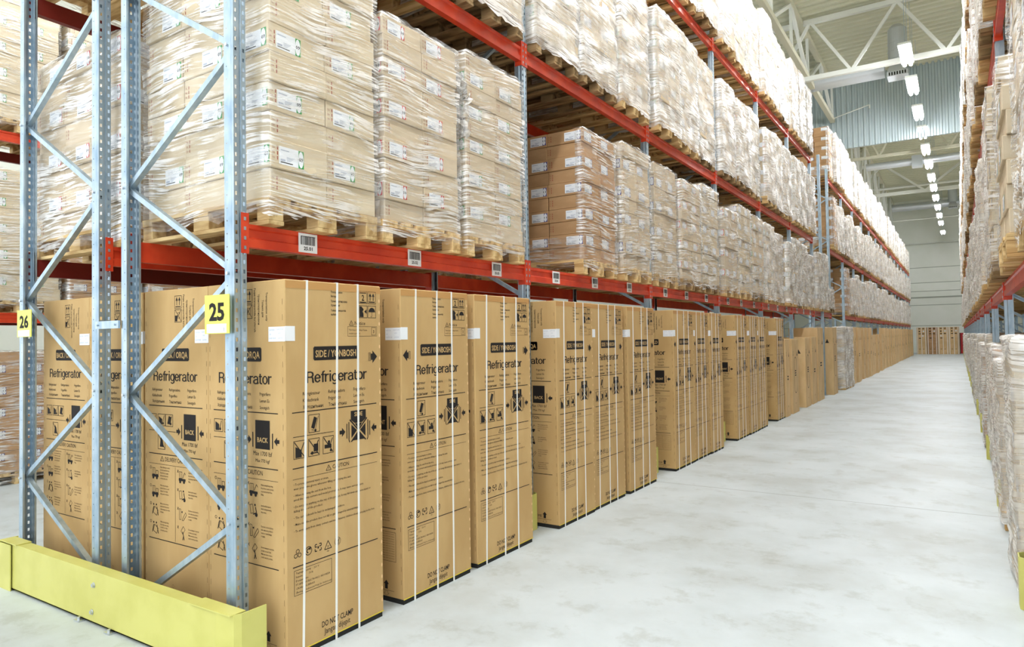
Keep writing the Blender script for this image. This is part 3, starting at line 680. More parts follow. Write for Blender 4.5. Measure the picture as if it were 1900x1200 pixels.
frame(XR2, Y0, 'b', True, 'blue-grey upright frame at the left end of the yellow barrier', 'rear-rack upright frames', True)
frame(XR2, Y0+BAY, 'b', True, 'blue-grey upright frame of the rear rack, one bay behind the 26 frame', 'rear-rack upright frames')
frame(XR2, Y0+2*BAY, 'b', False, 'blue-grey upright frame of the rear rack, two bays behind the 26 frame', 'rear-rack upright frames')
lev_name = {1:'lowest', 2:'middle', 3:'top'}
def has(level, k):
    if level == 1: return k != 7
    if level == 2: return k != 6
    return k != 6 and k >= 1
for lv, zt in ((1,Z1),(2,Z2),(3,Z3)):
    for k in range(0, NB+1):
        if not has(lv, k): continue
        yk = Y0+BAY*k
        lbs = None
        if lv == 1 and k < 6:
            nm = [f'{25-0}.{3*k+j+1:02d}' for j in range(3)]
            offs = (.393, 1.302, 2.29) if k == 0 else (.455, 1.255, 2.125)
            lbs = list(zip(nm, offs))
        beam(XF, yk, zt, f'orange front beam of the {lev_name[lv]} level, {nth(k+1)} bay from the near end', 'orange front beams', lbs, detail=k < 3)
        if k < 9 or lv > 1:
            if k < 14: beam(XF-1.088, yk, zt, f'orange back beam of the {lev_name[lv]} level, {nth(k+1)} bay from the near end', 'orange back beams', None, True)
for lv, zt in ((1,Z1),(2,Z2)):
    for k in range(0, 2):
        yk = Y0+BAY*k
        beam(XR2, yk, zt, f'orange beam of the rear rack facing the nearer rack, {lev_name[lv]} level, {nth(k+1)} bay', 'rear-rack beams')
        beam(XR2-1.088, yk, zt, f'red-orange beam of the rear rack facing the left aisle, {lev_name[lv]} level, {nth(k+1)} bay', 'rear-rack beams', None, True, True)
mb = MB(); mb.box(-4.431, -4.163, 2.13, 2.142, 1.708, 1.754); mb.tube((-4.40,2.13,1.731),(-4.40,2.122,1.731),.007,6); mb.tube((-4.20,2.13,1.731),(-4.20,2.122,1.731),.007,6)
tag(mb.build('row_spacer', M['galv']), 'short flat steel spacer bar joining the two middle uprights', 'bracket')

# aisle signs
def sign(x0, x1, z0, z1, num, label, y=2.118, tilt=0):
    t = thing('aisle_sign', label, 'sign', ((x0+x1)/2, y, z0))
    hw = (x1-x0)/2; h_ = z1-z0
    mb = MB(); mb.box(-hw, hw, -.002, .002, 0, h_); a = Art(mb, lambda u, v, l: (u, -.0028-l, v))
    a.text(num, 0, h_*.35, h_*.45, hw*1.25, 1, 'c', bold=.035); mb.build('sign_plate', [M['sign_yellow'], M['ink']], t)
    b = MB(); b.box(-hw*.8, hw*.8, -.0045, -.002, .004, h_*.25); c = Art(b, lambda u, v, l: (u, -.0052, v))
    if num == '25': c.text('1', hw*.62, .012, .02)
    b.build('paper_strip', [M['white_paper'], M['ink']], t); t.rotation_euler.y = tilt
sign(-3.279, -3.073, 1.657, 1.856, '25', 'yellow sign reading 25 on the nearest blue upright', tilt=.0)
sign(-5.470, -5.258, 1.675, 1.860, '26', 'yellow sign reading 26 on the leftmost blue upright')

# ------------------------------------------------------------ yellow rack-end barrier and column guards
t = thing('rack_end_barrier', 'long yellow steel barrier across the rack ends, bolted to the floor', 'barrier', (-4.15, 2.02, 0))
T = Vector((-4.15, 2.02, 0))
mb = MB()                      # pressed channel: face, top flange, bottom flange
def L2(x, y, z): return (x-T.x, y-T.y, z)
def plate(mb, x0, x1, y0, y1, z0, z1): mb.box(x0-T.x, x1-T.x, y0-T.y, y1-T.y, z0, z1)
plate(mb, -5.29, -3.00, 2.02, 2.026, .012, .300); plate(mb, -5.29, -3.00, 2.02, 2.095, .300, .307); plate(mb, -5.29, -3.00, 2.02, 2.095, .012, .018)
mb.build('guard_rail', M['yellow'], t)
mb = MB(); plate(mb, -3.26, -2.93, 2.03, 2.036, 0, .298); 
P = [(-3.04,2.012),(-2.925,2.030),(-2.905,2.06),(-2.905,2.20)]
for (xa, ya), (xb, yb) in zip(P, P[1:]):
    v = [(xa,ya),(xb,yb)]; n = Vector((yb-ya, xa-xb, 0)).normalized()*.006
    z1a = .315; pts = [(xa,ya),(xb,yb),(xb-n.x,yb-n.y),(xa-n.x,ya-n.y)]
    k = len(mb.v)
    for z in (0, z1a): mb.v += [(p[0]-T.x, p[1]-T.y, z) for p in pts]
    for f in ((3,2,1,0),(4,5,6,7),(0,1,5,4),(1,2,6,5),(2,3,7,6),(3,0,4,7)): mb.f.append(tuple(k+i for i in f)); mb.m.append(0)
plate(mb, -3.26, -2.93, 2.012, 2.10, .308, .314)
mb.build('corner_guard', M['yellow'], t)
mb = MB(); plate(mb, -5.45, -5.22, 2.035, 2.041, 0, .312); plate(mb, -5.45, -5.28, 2.006, 2.012, 0, .300); plate(mb, -5.456, -5.45, 2.006, 2.12, 0, .312); plate(mb, -5.45, -5.20, 2.008, 2.10, .308, .314)
mb.build('corner_guard', M['yellow'], t)
for (x, z) in ((-4.218,.228),(-4.237,.071)):
    b = MB(); b.tube((x-T.x,-.002,z),(x-T.x,-.012,z),.011,10); b.tube((x-T.x,0,z),(x-T.x,-.003,z),.016,12); b.build('bolt', M['bolt'], t)
for x in (-4.36, -4.02):
    b = MB(); b.box(x-.03-T.x, x+.03-T.x, -.03, .02, 0, .008); b.tube((x-T.x,-.015,.008),(x-T.x,-.015,.024),.009,8); b.build('floor_anchor', M['bolt'], t)
def guard_mesh(fr, ya, yb, h_=.30):
    mb = MB(); c_ = .03
    P = [(-.10,ya),(fr-c_,ya),(fr,ya+c_),(fr,yb-c_),(fr-c_,yb),(-.10,yb)]
    for (xa, y1), (xb, y2) in zip(P, P[1:]):
        n = Vector((y2-y1, xa-xb, 0)).normalized()*.006; k = len(mb.v)
        for z in (0, h_): mb.v += [(xa,y1,z),(xb,y2,z),(xb-n.x,y2-n.y,z),(xa-n.x,y1-n.y,z)]
        for f in ((3,2,1,0),(4,5,6,7),(0,1,5,4),(1,2,6,5),(2,3,7,6),(3,0,4,7)): mb.f.append(tuple(k+i for i in f)); mb.m.append(0)
    return mb.mesh('column_guard', M['yellow'])
GL, GR = guard_mesh(.047, -.12, .004), guard_mesh(.105, -.125, .03)
for k in range(1, 21):
    o = link('column_guard', GL, None, (XF, Y0+BAY*k, 0)); tag(o, f'yellow steel column guard at the foot of the {nth(k+1)} aisle upright', 'column guard', 'yellow column guards of the left rack')

# ------------------------------------------------------------ pallets and wrapped loads
def pallet_mesh(m):
    """1.2 deep (X 0..-1.2), .8 along Y; nine blocks, three runners, three cross boards, five deck boards"""
    mb = MB(); r = random.Random(3)
    for y in (0, .3275, .70):
        w_ = .10 if y != .3275 else .145
        mb.bev(-1.2, 0, y, y+w_, 0, .022, .002)
        for x in (-.0, -.5275, -1.1):
            wx = .145 if x != -1.1 else .10
            if x == 0: wx = .10
            mb.bev(x-wx, x, y+.004, y+w_-.004, .022, .100, .003)
    for x in (0, -.5275, -1.1):
        wx = .145 if x == -.5275 else .10; mb.bev(x-wx, x, 0, .8, .100, .122, .002)
    for y in (0, .185, .3275, .51, .655):
        w_ = .145 if y in (0,.3275,.655) else .10; mb.bev(-1.2+r.uniform(-.005,.005), r.uniform(-.004,.006), y, y+w_, .122, .144, .002)
    return mb.mesh('pallet', m)
PAL = [pallet_mesh(M['wood']), pallet_mesh(M['wood_old'])]
def sticker(a, u, v, w_, h_, mark, num, detail):
    a.rect(u, v, u+w_, v+h_, 1)
    a.mb.m[-1] = 1
    L = .0006
    cu = u+w_*.88
    a.rect(u+w_*.78, v, u+w_, v+h_, 2, L); a.disc(u+w_*.88, v+h_*.5, w_*.105, 1, 12, h_*.48, 2*L)
    if detail: a.text(num, cu, v+h_*.40, h_*.22, w_*.17, 3, 'c', lift=3*L, bold=.02, res=1)
    a.rect(u+w_*.06, v+h_*.1, u+w_*.55, v+h_*.15, 3, L); a.rect(u+w_*.06, v+h_*.2, u+w_*.25, v+h_*.3, 4, L)
    if detail:
        for k in range(4): a.rect(u+w_*.3, v+h_*(.22+.07*k), u+w_*(.45+.05*k), v+h_*(.245+.07*k), 4, L)
        a.rect(u+w_*.06, v+h_*.78, u+w_*.4, v+h_*.83, 4, L)
def carton_mb(cx, cy, ch, labelled, num, side, detail=True):
    """carton: +X face at x=0, X -cx..0, Y 0..cy, Z 0..ch"""
    mb = MB(); g = .002; mb.bev(-cx+g, -g, g, cy-g, 0.0005, ch-.001, .004)
    a = Art(mb, lambda u, v, l: (-g+EPS+l, u, v)); e = Art(mb, lambda u, v, l: (u-cx, g-EPS-l, v))
    sw, sh = min(.17, cy*.42), min(.095, ch*.66)
    if labelled:
        if side in 'xb': sticker(a, cy*.14, ch*.16, sw, sh, 2, num, detail)
        if side in 'yb': sticker(e, cx*.97-sw*1.15, ch*.16, sw*1.15, sh, 2, num, detail)
    if detail:
        for q, (A, W) in enumerate(((a, cy), (e, cx))):
            for k in range(3):
                A.text('TA', W*.03+.0, ch*(.3+.17*k), .011, mi=5, res=1)
                A.rect(W*.03+.03, ch*(.28+.17*k), W*.03+.036, ch*(.4+.17*k), 5)
    return mb
def card_mats(board, mark): return [M[board], M['white_paper'], M[mark], M['ink'], M['pale_ink'], M['ink_red']]
# kinds of load: board, mark colour, number, layers, layer height, cartons in X, in Y, width along Y
KIND = {
 'A': ('card_grey','green','09',10,.155,3,2,.775), 'B': ('card','red','10',10,.131,2,2,.755), 'C': ('card','green','12',11,.125,2,2,.77),
 'D': ('card_tan','blue','11',10,.128,3,2,.745), 'E': ('card','blue','14',9,.152,2,2,.77), 'F': ('card','red','10',8,.155,3,2,.76),
 'G': ('card_grey','blue','15',10,.142,2,2,.78), 'S': ('card','green','09',8,.150,3,2,.77)}
CAR, STK, FLM, FILMB = {}, {}, {}, {}
for k, (bd, mk, num, nl, lh, nx, ny, wy) in KIND.items():
    cx, cy = 1.16/nx, wy/ny
    for lab in (0, 1):
        CAR[(k, lab)] = carton_mb(cx, cy, lh, lab, num, 'b').mesh('carton', card_mats(bd, mk))
    r = random.Random(ord(k)); big = MB()
    low = [carton_mb(cx, cy, lh, l_, num, 'b', False) for l_ in (0, 1)]
    for l in range(nl):
        ox, oy = r.uniform(-.012,.012), r.uniform(-.010,.010)
        for i in range(nx):
            for j in range(ny):
                if 0 < i < nx-1 and 0 < j < ny-1: continue
                big.merge(low[l % 2], -i*cx+ox+r.uniform(-.006,.006), j*cy+oy+r.uniform(-.003,.003), l*lh, r.uniform(-.008,.008), (-cx/2, cy/2))
    STK[k] = big.mesh('carton_stack', card_mats(bd, mk))
    # film: closed band round the load with pleats, folded over the top edge
    def film(seed, nu=46, nv=30, puff=.012, bare_end=False):
        rr = random.Random(seed); mb = MB(); h_ = nl*lh; x0, x1, y0, y1 = -1.16-.02, .020, -.021, wy+.021
        per = []
        for (ax, ay, bx, by, n) in ((x1,y0,x1,y1,14),(x1,y1,x0,y1,10),(x0,y1,x0,y0,8),(x0,y0,x1,y0,14)):
            for i in range(n):
                t_ = i/n; per.append((ax+(bx-ax)*t_, ay+(by-ay)*t_))
        n = len(per); cxm, cym = (x0+x1)/2, (y0+y1)/2
        zz = [-.09+(h_+.095)*i/nv for i in range(nv+1)]
        ph = [rr.uniform(0, 6.28) for _ in range(8)]
        for iz, z in enumerate(zz+[h_+.02, h_+.012]):
            inset = 0 if iz <= nv else (.05 if iz == nv+1 else .16)
            for i, (x, y) in enumerate(per):
                s_ = i/n*6.283
                d = puff*(.35*math.sin(9*z+ph[0]+2*s_)+.35*math.sin(21*z+ph[1]-3*s_)+.25*math.sin(47*z+5*s_+ph[2]))+rr.uniform(-.003,.003)
                vx, vy = x-cxm, y-cym; L_ = math.hypot(vx/(x1-x0), vy/(y1-y0))*2
                kx = 1-(inset/abs(x1-cxm)) if inset else 1
                ky = 1-(inset/abs(y1-cym)) if inset else 1
                # soft corners
                c_ = .035*max(0, L_-1.25)
                vx2, vy2 = vx*kx, vy*ky; m_ = math.hypot(vx2, vy2) or 1
                if iz == nv: z2 = z+rr.uniform(-.01,.01)
                else: z2 = z
                mb.v.append((cxm+vx2*(1-c_)+vx2/m_*d, cym+vy2*(1-c_)+vy2/m_*d, z2+(rr.uniform(-.02,.02) if iz == 0 else 0)))
        R_ = len(zz)+2
        for a in range(R_-1):
            for i in range(n):
                if bare_end and 33 <= i <= 44 and a > 4+(i-33)*.25: continue
                j = (i+1) % n; mb.f.append((a*n+i, a*n+j, (a+1)*n+j, (a+1)*n+i)); mb.m.append(0)
        return mb
    FLM[k] = film(ord(k)).mesh('stretch_film', M['film'], True)
    FLM[k+'e'] = film(ord(k), bare_end=True).mesh('stretch_film', M['film'], True)
    FILMB[k] = film(ord(k)+50, puff=.020); FLM[k+'t'] = FILMB[k].mesh('stretch_film', M['film_lit_haze'], True)
    FLM[k+'T'] = film(ord(k)+50, puff=.020, bare_end=True).mesh('stretch_film', M['film_lit_haze'], True)

def load(x, y, z, kind, label, group, cartons=False, lit_haze=False, pal=0, rz=0, nl=None, bare=False, name='wrapped_pallet_load', filmed=True):
    """x = aisle face of the load, y = near edge"""
    t = thing(name, label, 'pallet load', (x, y, z), group, rz)
    bd, mk, num, NL, lh, nx, ny, wy = KIND[kind]; nl = nl or NL
    o = link('pallet', PAL[pal], t, (.005, -(.8-wy)/2, 0))
    if cartons:
        cx, cy = 1.16/nx, wy/ny; r = random.Random(int(y*100)+int(z*10))
        for l in range(nl):
            ox, oy = r.uniform(-.012,.012), (-1)**l*.006+r.uniform(-.009,.009)
            for i in range(nx):
                for j in range(ny):
                    if i == nx-1 and j == ny-1 and l < nl-1: continue       # the hidden back corner
                    link('carton', CAR[(kind, l % 2)], t, (-i*cx+ox+r.uniform(-.004,.004), j*cy+oy+r.uniform(-.003,.003), .145+l*lh))
    else:
        o = link('carton_stack', STK[kind], t, (0, 0, .145)); o.scale.z = nl/NL
    if filmed:
        o = link('stretch_film', FLM[kind+('T' if lit_haze and bare else 't' if lit_haze else 'e' if bare or kind == 'D' else '')], t, (0, 0, .145)); o.scale.z = nl/NL
    return t

# ---- list every load first, then build the 300 that show largest one by one
def seen_size(x, y, z):
    P = Vector((x, y, z+.8-H)); d = P.dot(fw); return 1/max(.3, d) if d > 0 else 0
SPEC = []
rk = random.Random(11)
LK = ['E','B','G','C','F','E','G','B','S']
look = {'A':'green-marked labels','B':'red-marked labels','C':'green-marked labels','D':'blue-marked tan boxes','E':'blue-marked labels','F':'red-marked labels','G':'blue-marked labels','S':'green-marked labels'}
SPECIAL = {(1,0,0):'film-wrapped grey-beige cartons numbered 09, first load on the beam with label 25.01',
 (1,0,1):'film-wrapped cartons with red-marked labels numbered 10, above location label 25.02',
 (1,0,2):'film-wrapped cartons with green-marked labels, left of the second upright above label 25.03',
 (1,1,1):'tan cartons with blue-marked labels showing their bare end, beside the empty pallet place',
 (1,1,2):'pale film-wrapped carton load right of the tan blue-labelled one, before the third upright'}
rack_words = {'L':"left rack's", 'R':"right rack's"}
for lv, zt in ((1,Z1),(2,Z2),(3,Z3)):
    c = 0
    for k in range(0, NB+1):
        if not has(lv, k): continue
        yk = Y0+BAY*k
        for j in range(3):
            if (lv, k, j) == (1,1,0): continue
            c += 1
            kind = rk.choice(LK)
            kind = {(1,0,0):'A',(1,0,1):'B',(1,0,2):'C',(1,1,1):'D',(1,1,2):'E',(1,2,0):'E',(1,2,1):'B',(1,2,2):'G',(2,1,0):'A',(2,1,1):'G',(2,0,2):'G',
                    (2,2,0):'C',(2,2,1):'G',(3,7,0):'D',(2,7,0):'D',(1,8,0):'D',(3,17,0):'D'}.get((lv,k,j), kind)
            y = yk+(.060,.925,1.815)[j]+rk.uniform(-.015,.015)
            if (lv, k) == (1, 6): y = yk+(.022,.965,1.86)[j]; kind = 'EGB'[j]
            if (lv,k) == (1,1): y = yk+(0,.885,1.83)[j]
            NL = KIND[kind][3]; nl = NL-(rk.choice((0,0,0,1)) if (lv,k) not in ((1,0),(1,1)) and kind != 'D' else 0)
            if kind == 'D' and k > 2: nl = 11
            if (lv, k, j) == (1, 6, 2): nl = 4
            if lv == 3 and kind != 'D': nl = NL+(1 if KIND[kind][4]*NL < 1.4 else 0)
            lb = SPECIAL.get((lv,k,j)) or f"wrapped load with {look[kind]}, {nth(c)} along left rack's {lev_name[lv]} beams"
            SPEC.append(dict(x=-3.0+(rk.uniform(-.05,.045) if k > 1 else rk.uniform(-.015,.015)), y=y, z=zt, kind=kind, label=lb, group=f'wrapped loads on the {lev_name[lv]} level of the left rack',
                             cartons=(k <= 1), lit_haze=(lv >= 2 or k >= 4) and kind != 'D', pal=rk.choice((0,0,1)) if lv > 1 or k > 0 else 0, nl=nl, bare=(k > 0 and rk.random() < .72), rz=rk.uniform(-.007,.007) if k else 0))
# rear rack, seen between the end uprights
n = 0
for lv, zt in ((1,Z1),(2,Z2)):
    for k in range(2):
        for j in range(3):
            kind = ('F','G','B')[j] if lv == 1 else 'D'
            n += 1
            SPEC.append(dict(x=-4.39, y=Y0+BAY*k+(.05,.93,1.83)[j], z=zt, kind=kind, label=f"carton load with {look[kind]}, {nth(k*3+j+1)} along the rear rack's {lev_name[lv]} beams",
                             group='loads on the rear rack', cartons=(k == 0 and j == 0), lit_haze=False, pal=0, nl=None if lv == 1 else 11, rz=0))
# far-left rack across the left aisle
X3 = -9.42
for lv, zt in ((0,.0),(1,2.02),(2,4.18)):
    for j in range(6):
        y = 2.41+(j//3)*2.8+(j%3)*.89
        kind = ('D','D','F')[j % 3] if lv < 2 else 'A'
        if lv == 1: kind = ('D','A','D')[j % 3]
        where = ('on the floor', 'on the lower beams', 'on the upper beams')[lv]
        SPEC.append(dict(x=X3+(.06 if lv == 0 else .05), y=y, z=zt, kind=kind, label=f'carton load with {look[kind]}, far-left rack {where}, {nth(j+1)} from near end',
                         group='loads of the far-left rack', cartons=(j in (1,2)), lit_haze=False, pal=0, nl=11 if kind == 'D' else None, rz=0))
# right rack; its loads face the aisle the other way
RX, RZ = .36, (2.05, 4.45, 6.85)
for lv in (0, 1, 2, 3):
    c = 0
    zt = 0 if lv == 0 else RZ[lv-1]
    for k in range(0, NB+1):
        for j in range(3):
            c += 1
            if lv == 0 and k == 0: continue
            kind = rk.choice(('F','D','B','E','G'))
            if lv == 1 and k == 1: kind = 'SEG'[j]
            if lv == 1 and k == 0: kind = 'F'
            wy = KIND[kind][7]
            y = Y0+BAY*k+(.06,.94,1.81)[j]+wy
            where = ('floor','lowest level','middle level','top level')[lv]
            SPEC.append(dict(x=.26+rk.uniform(-.02,.045)+(.03 if lv == 0 else 0), y=y, z=zt, kind=kind, rz=PI+rk.uniform(-.01,.01),
                             label=f"wrapped load with {look[kind]}, right rack {where}, {nth(c)} from near end",
                             group=f'wrapped loads of the right rack, {where}', cartons=(k <= 2 and lv in (0,1)), lit_haze=not (lv == 1 and k <= 1), pal=rk.choice((0,0,1)),
                             nl=(6 if (lv, k, j) == (1,1,0) else 10 if (lv, k) == (1, 0) else None) if lv else (8 if kind in 'EF' else 10), filmed=(lv, k, j) != (1,1,0)))
for s_ in SPEC: s_['size'] = seen_size(s_['x'], s_['y'], s_['z'])
SPEC.sort(key=lambda s_: -s_['size'])
solo, rest = SPEC[:299], SPEC[299:]
for s_ in solo:
    kw = {a: b for a, b in s_.items() if a != 'size'}
    load(**kw)
# the tall wrapped pallet standing on the floor in the tunnel
load(-2.78, 21.93, 0, 'E', 'nearer tall film-wrapped pallet standing on the floor in the rack tunnel', 'wrapped loads on the floor', lit_haze=True, nl=11)
load(-2.75, 22.80, 0, 'E', 'farther tall film-wrapped pallet standing on the floor in the rack tunnel', 'wrapped loads on the floor', lit_haze=True, nl=11)
r_ = random.Random(5); mb = MB()
for q in range(5):
    x0_, y0_ = r_.uniform(-.04,.02), r_.uniform(-.05,.0); pr = None
    for i in range(15):
        z_ = 1.30-i*.031; a_ = r_.uniform(0, 6.28); w2 = r_.uniform(.012,.035)
        c_ = (x0_+.02*math.sin(i*.9+q), y0_-.03*math.sin(i*.5+q)-.012*q/5, z_)
        cur = ((c_[0]-w2*math.cos(a_), c_[1]-w2*math.sin(a_), z_), (c_[0]+w2*math.cos(a_), c_[1]+w2*math.sin(a_), z_+.01))
        if pr: mb.face([pr[0], pr[1], cur[1], cur[0]])
        pr = cur
par = [o for o in C.objects if o.get('label') == SPECIAL[(1,0,2)]][0]
mb.build('loose_film_tail', M['film_lit_haze'], par, True)
if rest:
    acc = MB()
    for s_ in rest:
        bd, mk, num, NL, lh, nx, ny, wy = KIND[s_['kind']]; nl = s_['nl'] or NL
        one = MB(); r = random.Random(int(s_['y']*10))
        for l in range(nl):
            for j in range(ny): 
                o_ = r.uniform(-.008,.008); one.box(-1.16+o_, o_, j*wy/ny+.004, (j+1)*wy/ny-.004, .146+l*lh, .144+(l+1)*lh-.004, 0 if l % 2 else 1)
                one.face([(o_+.002, j*wy/ny+.06, .16+l*lh), (o_+.002, j*wy/ny+.22, .16+l*lh), (o_+.002, j*wy/ny+.22, .25+l*lh), (o_+.002, j*wy/ny+.06, .25+l*lh)], 3) if l % 2 else None
        one.box(-1.2, 0, -.02, wy+.02, .10, .144, 2)
        for y_ in (0, wy/2-.06, wy-.12):
            for x_ in (-1.2,-.65,-.1): one.box(x_, x_+.1, y_, y_+.12, 0, .10, 2)
        acc.merge(one, s_['x'], s_['y'], s_['z'], PI if s_['x'] > 0 else 0, (0,0))
        f_ = FILMB[s_['kind']]; g_ = MB(); g_.v = [(a, b, c*nl/NL+.145) for a, b, c in f_.v]; g_.f = f_.f; g_.m = [4]*len(f_.m)
        acc.merge(g_, s_['x'], s_['y'], s_['z'], PI if s_['x'] > 0 else 0, (0,0))
    o = acc.build('distant_pallet_loads', [M['card'], M['card_grey'], M['wood'], M['white_paper'], M['film_lit_haze']])
    tag(o, 'the smallest and farthest wrapped loads at the distant ends of both racks', 'pallet loads', kind='stuff')

# right rack steel
for k in range(0, NB+2):
    yk = Y0+BAY*k
    t = frame(RX, yk-.085, 'a', k < 4, f'blue-grey upright frame of the right rack, {nth(k+1)} from the near end', 'right-rack upright frames')
    t.rotation_euler.z = PI
    if k: 
        o = link('column_guard', GR, None, (RX, yk-.085, 0), PI); tag(o, f'yellow column guard of the right rack, {nth(k+1)} upright from the near end', 'column guard', 'yellow column guards of the right rack')
for lv, zt in enumerate(RZ):
    for k in range(0, NB+1):
        beam(RX, Y0+BAY*k, zt, f'orange front beam, right rack, {lev_name[lv+1]} level, {nth(k+1)} bay from near end', 'right-rack front beams', None, True, False)
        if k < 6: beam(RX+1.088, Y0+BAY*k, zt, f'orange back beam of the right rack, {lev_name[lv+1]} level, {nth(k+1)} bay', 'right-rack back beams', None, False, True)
# far-left rack steel
for k, yk in enumerate((2.35, 5.15, 7.95)):
    frame(X3, yk, 'b', False, f'upright frame of the far-left rack, {nth(k+1)} from the near end', 'far-left rack upright frames')
for lv, zt in ((1,2.02),(2,4.18)):
    for k, yk in enumerate((2.35, 5.15)):
        beam(X3, yk, zt, f'red beam of the far-left rack, {("lower","upper")[lv-1]} level, {nth(k+1)} bay', 'far-left rack beams', None, False, False)
        beam(X3-1.088, yk, zt, f'shaded red back beam of the far-left rack, {("lower","upper")[lv-1]} level, {nth(k+1)} bay', 'far-left rack beams', None, True, True)
# red cabinet
t = thing('metal_cabinet', 'red metal cabinet standing at the far end of the aisle', 'cabinet', (.115, 61.2, 0))
mb = MB(); mb.bev(0,.25,0,.5,.06,1.60,.01); mb.build('body', M['cab_red'], t)
mb = MB(); mb.bev(-.05,.0,.0,.5,.04,1.60,.004); mb.build('side_panel', M['black'], t)
for z in (.5,1.4): mb = MB(); mb.box(.2,.26,-.006,0,z,z+.06); mb.build('sticker', M['white_paper'], t)

# ------------------------------------------------------------ floor, walls, roof
mb = MB(); mb.box(-16, 6, -8, 68, -.2, 0); struct('floor', mb, M['floor'])
mb = MB(); mb.box(-16, 6, 7.298, 7.306, -.02, .0008); mb.box(-16, 6, 25.3, 25.308, -.02, .0008); struct('trim_1', mb, M['joint'])
mb = MB(); mb.box(-16, 6, 66, 66.2, 0, 13)
for z in (2.2,3.9,5.05,5.75,7.0,9.0): mb.box(-16, 6, 65.99, 66, z, z+.05, 1)
mb.box(-16, 6, 65.98, 66, 4.5, 4.62, 1)
struct('wall_far', mb, [M['panel'], M['panel_line']])
mb = MB(); mb.box(-16.2, -16, 3, 68, 0, 13); struct('wall_left', mb, M['panel'])
mb = MB(); mb.box(6, 6.2, -2, 68, 0, 13); struct('wall_right', mb, M['panel'])
def ribbed(mb, x0, x1, y0, y1, z, along, pitch, depth, vertical=False, zt=None):
    """trapezoidal sheet. along='x': ribs run along X (profile steps in Y); vertical: hangs between z and zt with profile steps in X"""
    prof = []; 
    if vertical:
        x = x0
        while x < x1:
            for dx, d in ((0,0),(.35,0),(.5,depth),(.85,depth)): prof.append((x+dx*pitch, y0-d))
            x += pitch
        for (a, b), (c, d) in zip(prof, prof[1:]): mb.face([(a,b,z),(c,d,z),(c,d,zt),(a,b,zt)])
    else:
        y = y0
        while y < y1:
            for dy, d in ((0,0),(.4,0),(.5,depth),(.9,depth)): prof.append((y+dy*pitch, z-d))
            y += pitch
        for (a, b), (c, d) in zip(prof, prof[1:]): mb.face([(x0,a,b),(x0,c,d),(x1,c,d),(x1,a,b)])
mb = MB(); ribbed(mb, -16, 6, -4, 29.6, 11.62, 'x', .34, .07); mb.box(-16, 6, -4, 29.6, 11.64, 11.8)
ribbed(mb, -16, 6, 29.6, 66, 12.72, 'x', .34, .07); mb.box(-16, 6, 29.6, 66.2, 12.75, 12.9); mb.box(-16, 6, 29.62, 29.72, 11.6, 12.9)
struct('ceiling', mb, M['roof'])
mb = MB(); ribbed(mb, -9, 6, 29.5, 0, 8.86, 'y', .19, .045, True, 11.62); mb.box(-9, 6, 29.51, 29.6, 8.86, 11.62)
struct('trim_2', mb, M['bulk'])
# steel roof trusses
def truss(label, y, zl, zu, x0, x1, nodes, col, w_=.13):
    t = thing('roof_truss', label, 'truss', (0, y, zl), 'roof trusses')
    mb = MB(); mb.bar((x0,0,0),(x1,0,0),w_,w_); mb.build('lower_chord', M[col], t)
    mb = MB(); mb.bar((x0,0,zu-zl),(x1,0,zu-zl),w_,w_); mb.build('upper_chord', M[col], t)
    for (a, b) in zip(nodes, nodes[1:]):
        mb = MB(); mb.bar((a[0],0,0 if a[1] == 0 else zu-zl),(b[0],0,0 if b[1] == 0 else zu-zl),w_*.62,w_*.62); mb.build('web_member', M[col], t)
truss('white steel roof truss crossing the aisle in front of the blue-grey ribbed bulkhead', 23, 9.62, 11.4, -12, 5, [(-9.9,0),(-8.6,1),(-7.3,0),(-6.0,1),(-4.7,0),(-3.62,1),(-2.5,0),(-1.25,1),(-.06,0),(1.2,1),(2.4,0)], 'white_steel', .14)
truss('cream roof truss just behind the ribbed bulkhead', 36.5, 9.98, 12.5, -12, 5, [(-8,0),(-6.6,1),(-5,0),(-4,1),(-2.9,0),(-1.5,1),(-.1,0),(1.5,1),(3,0)], 'cream_steel', .12)
truss('white roof truss with wide V members near the far wall', 50, 10.55, 12.5, -12, 5, [(-8,1),(-5.8,0),(-3.8,1),(-1.5,0),(1.0,1),(3,0)], 'white_steel', .2)
truss('roof truss above the near racks', 9, 9.62, 11.4, -12, 5, [(-6,1),(-4.7,0),(-3.6,1),(-2.5,0),(-1.25,1),(0,0),(1.2,1)], 'white_steel', .14)
def ltruss(label, x, y0, y1, zl, zu, step):
    t = thing('roof_girder', label, 'truss', (x, y0, zl), 'long roof girders'); L_ = y1-y0
    mb = MB(); mb.bar((0,0,0),(0,L_,0),.16,.16); mb.build('lower_chord', M['cream_steel'], t)
    mb = MB(); mb.bar((0,0,zu-zl),(0,L_,zu-zl),.16,.16); mb.build('upper_chord', M['cream_steel'], t)
    y = 0; up_ = 0
    while y+step <= L_+.01:
        mb = MB(); mb.bar((0,y,0 if not up_ else zu-zl),(0,y+step,zu-zl if not up_ else 0),.10,.10); mb.build('web_member', M['white_steel'], t)
        mb = MB(); mb.bar((0,y+step,0),(0,y+step,zu-zl),.08,.08); mb.build('web_member', M['white_steel'], t); y += step; up_ = 1-up_
ltruss('long cream roof girder running over the left rack up to the ribbed bulkhead', -3.9, 3, 29.3, 9.98, 11.4, 2.63)
ltruss('long cream roof girder running over the left rack behind the bulkhead', -4.3, 30, 65.8, 10.0, 12.5, 2.9)
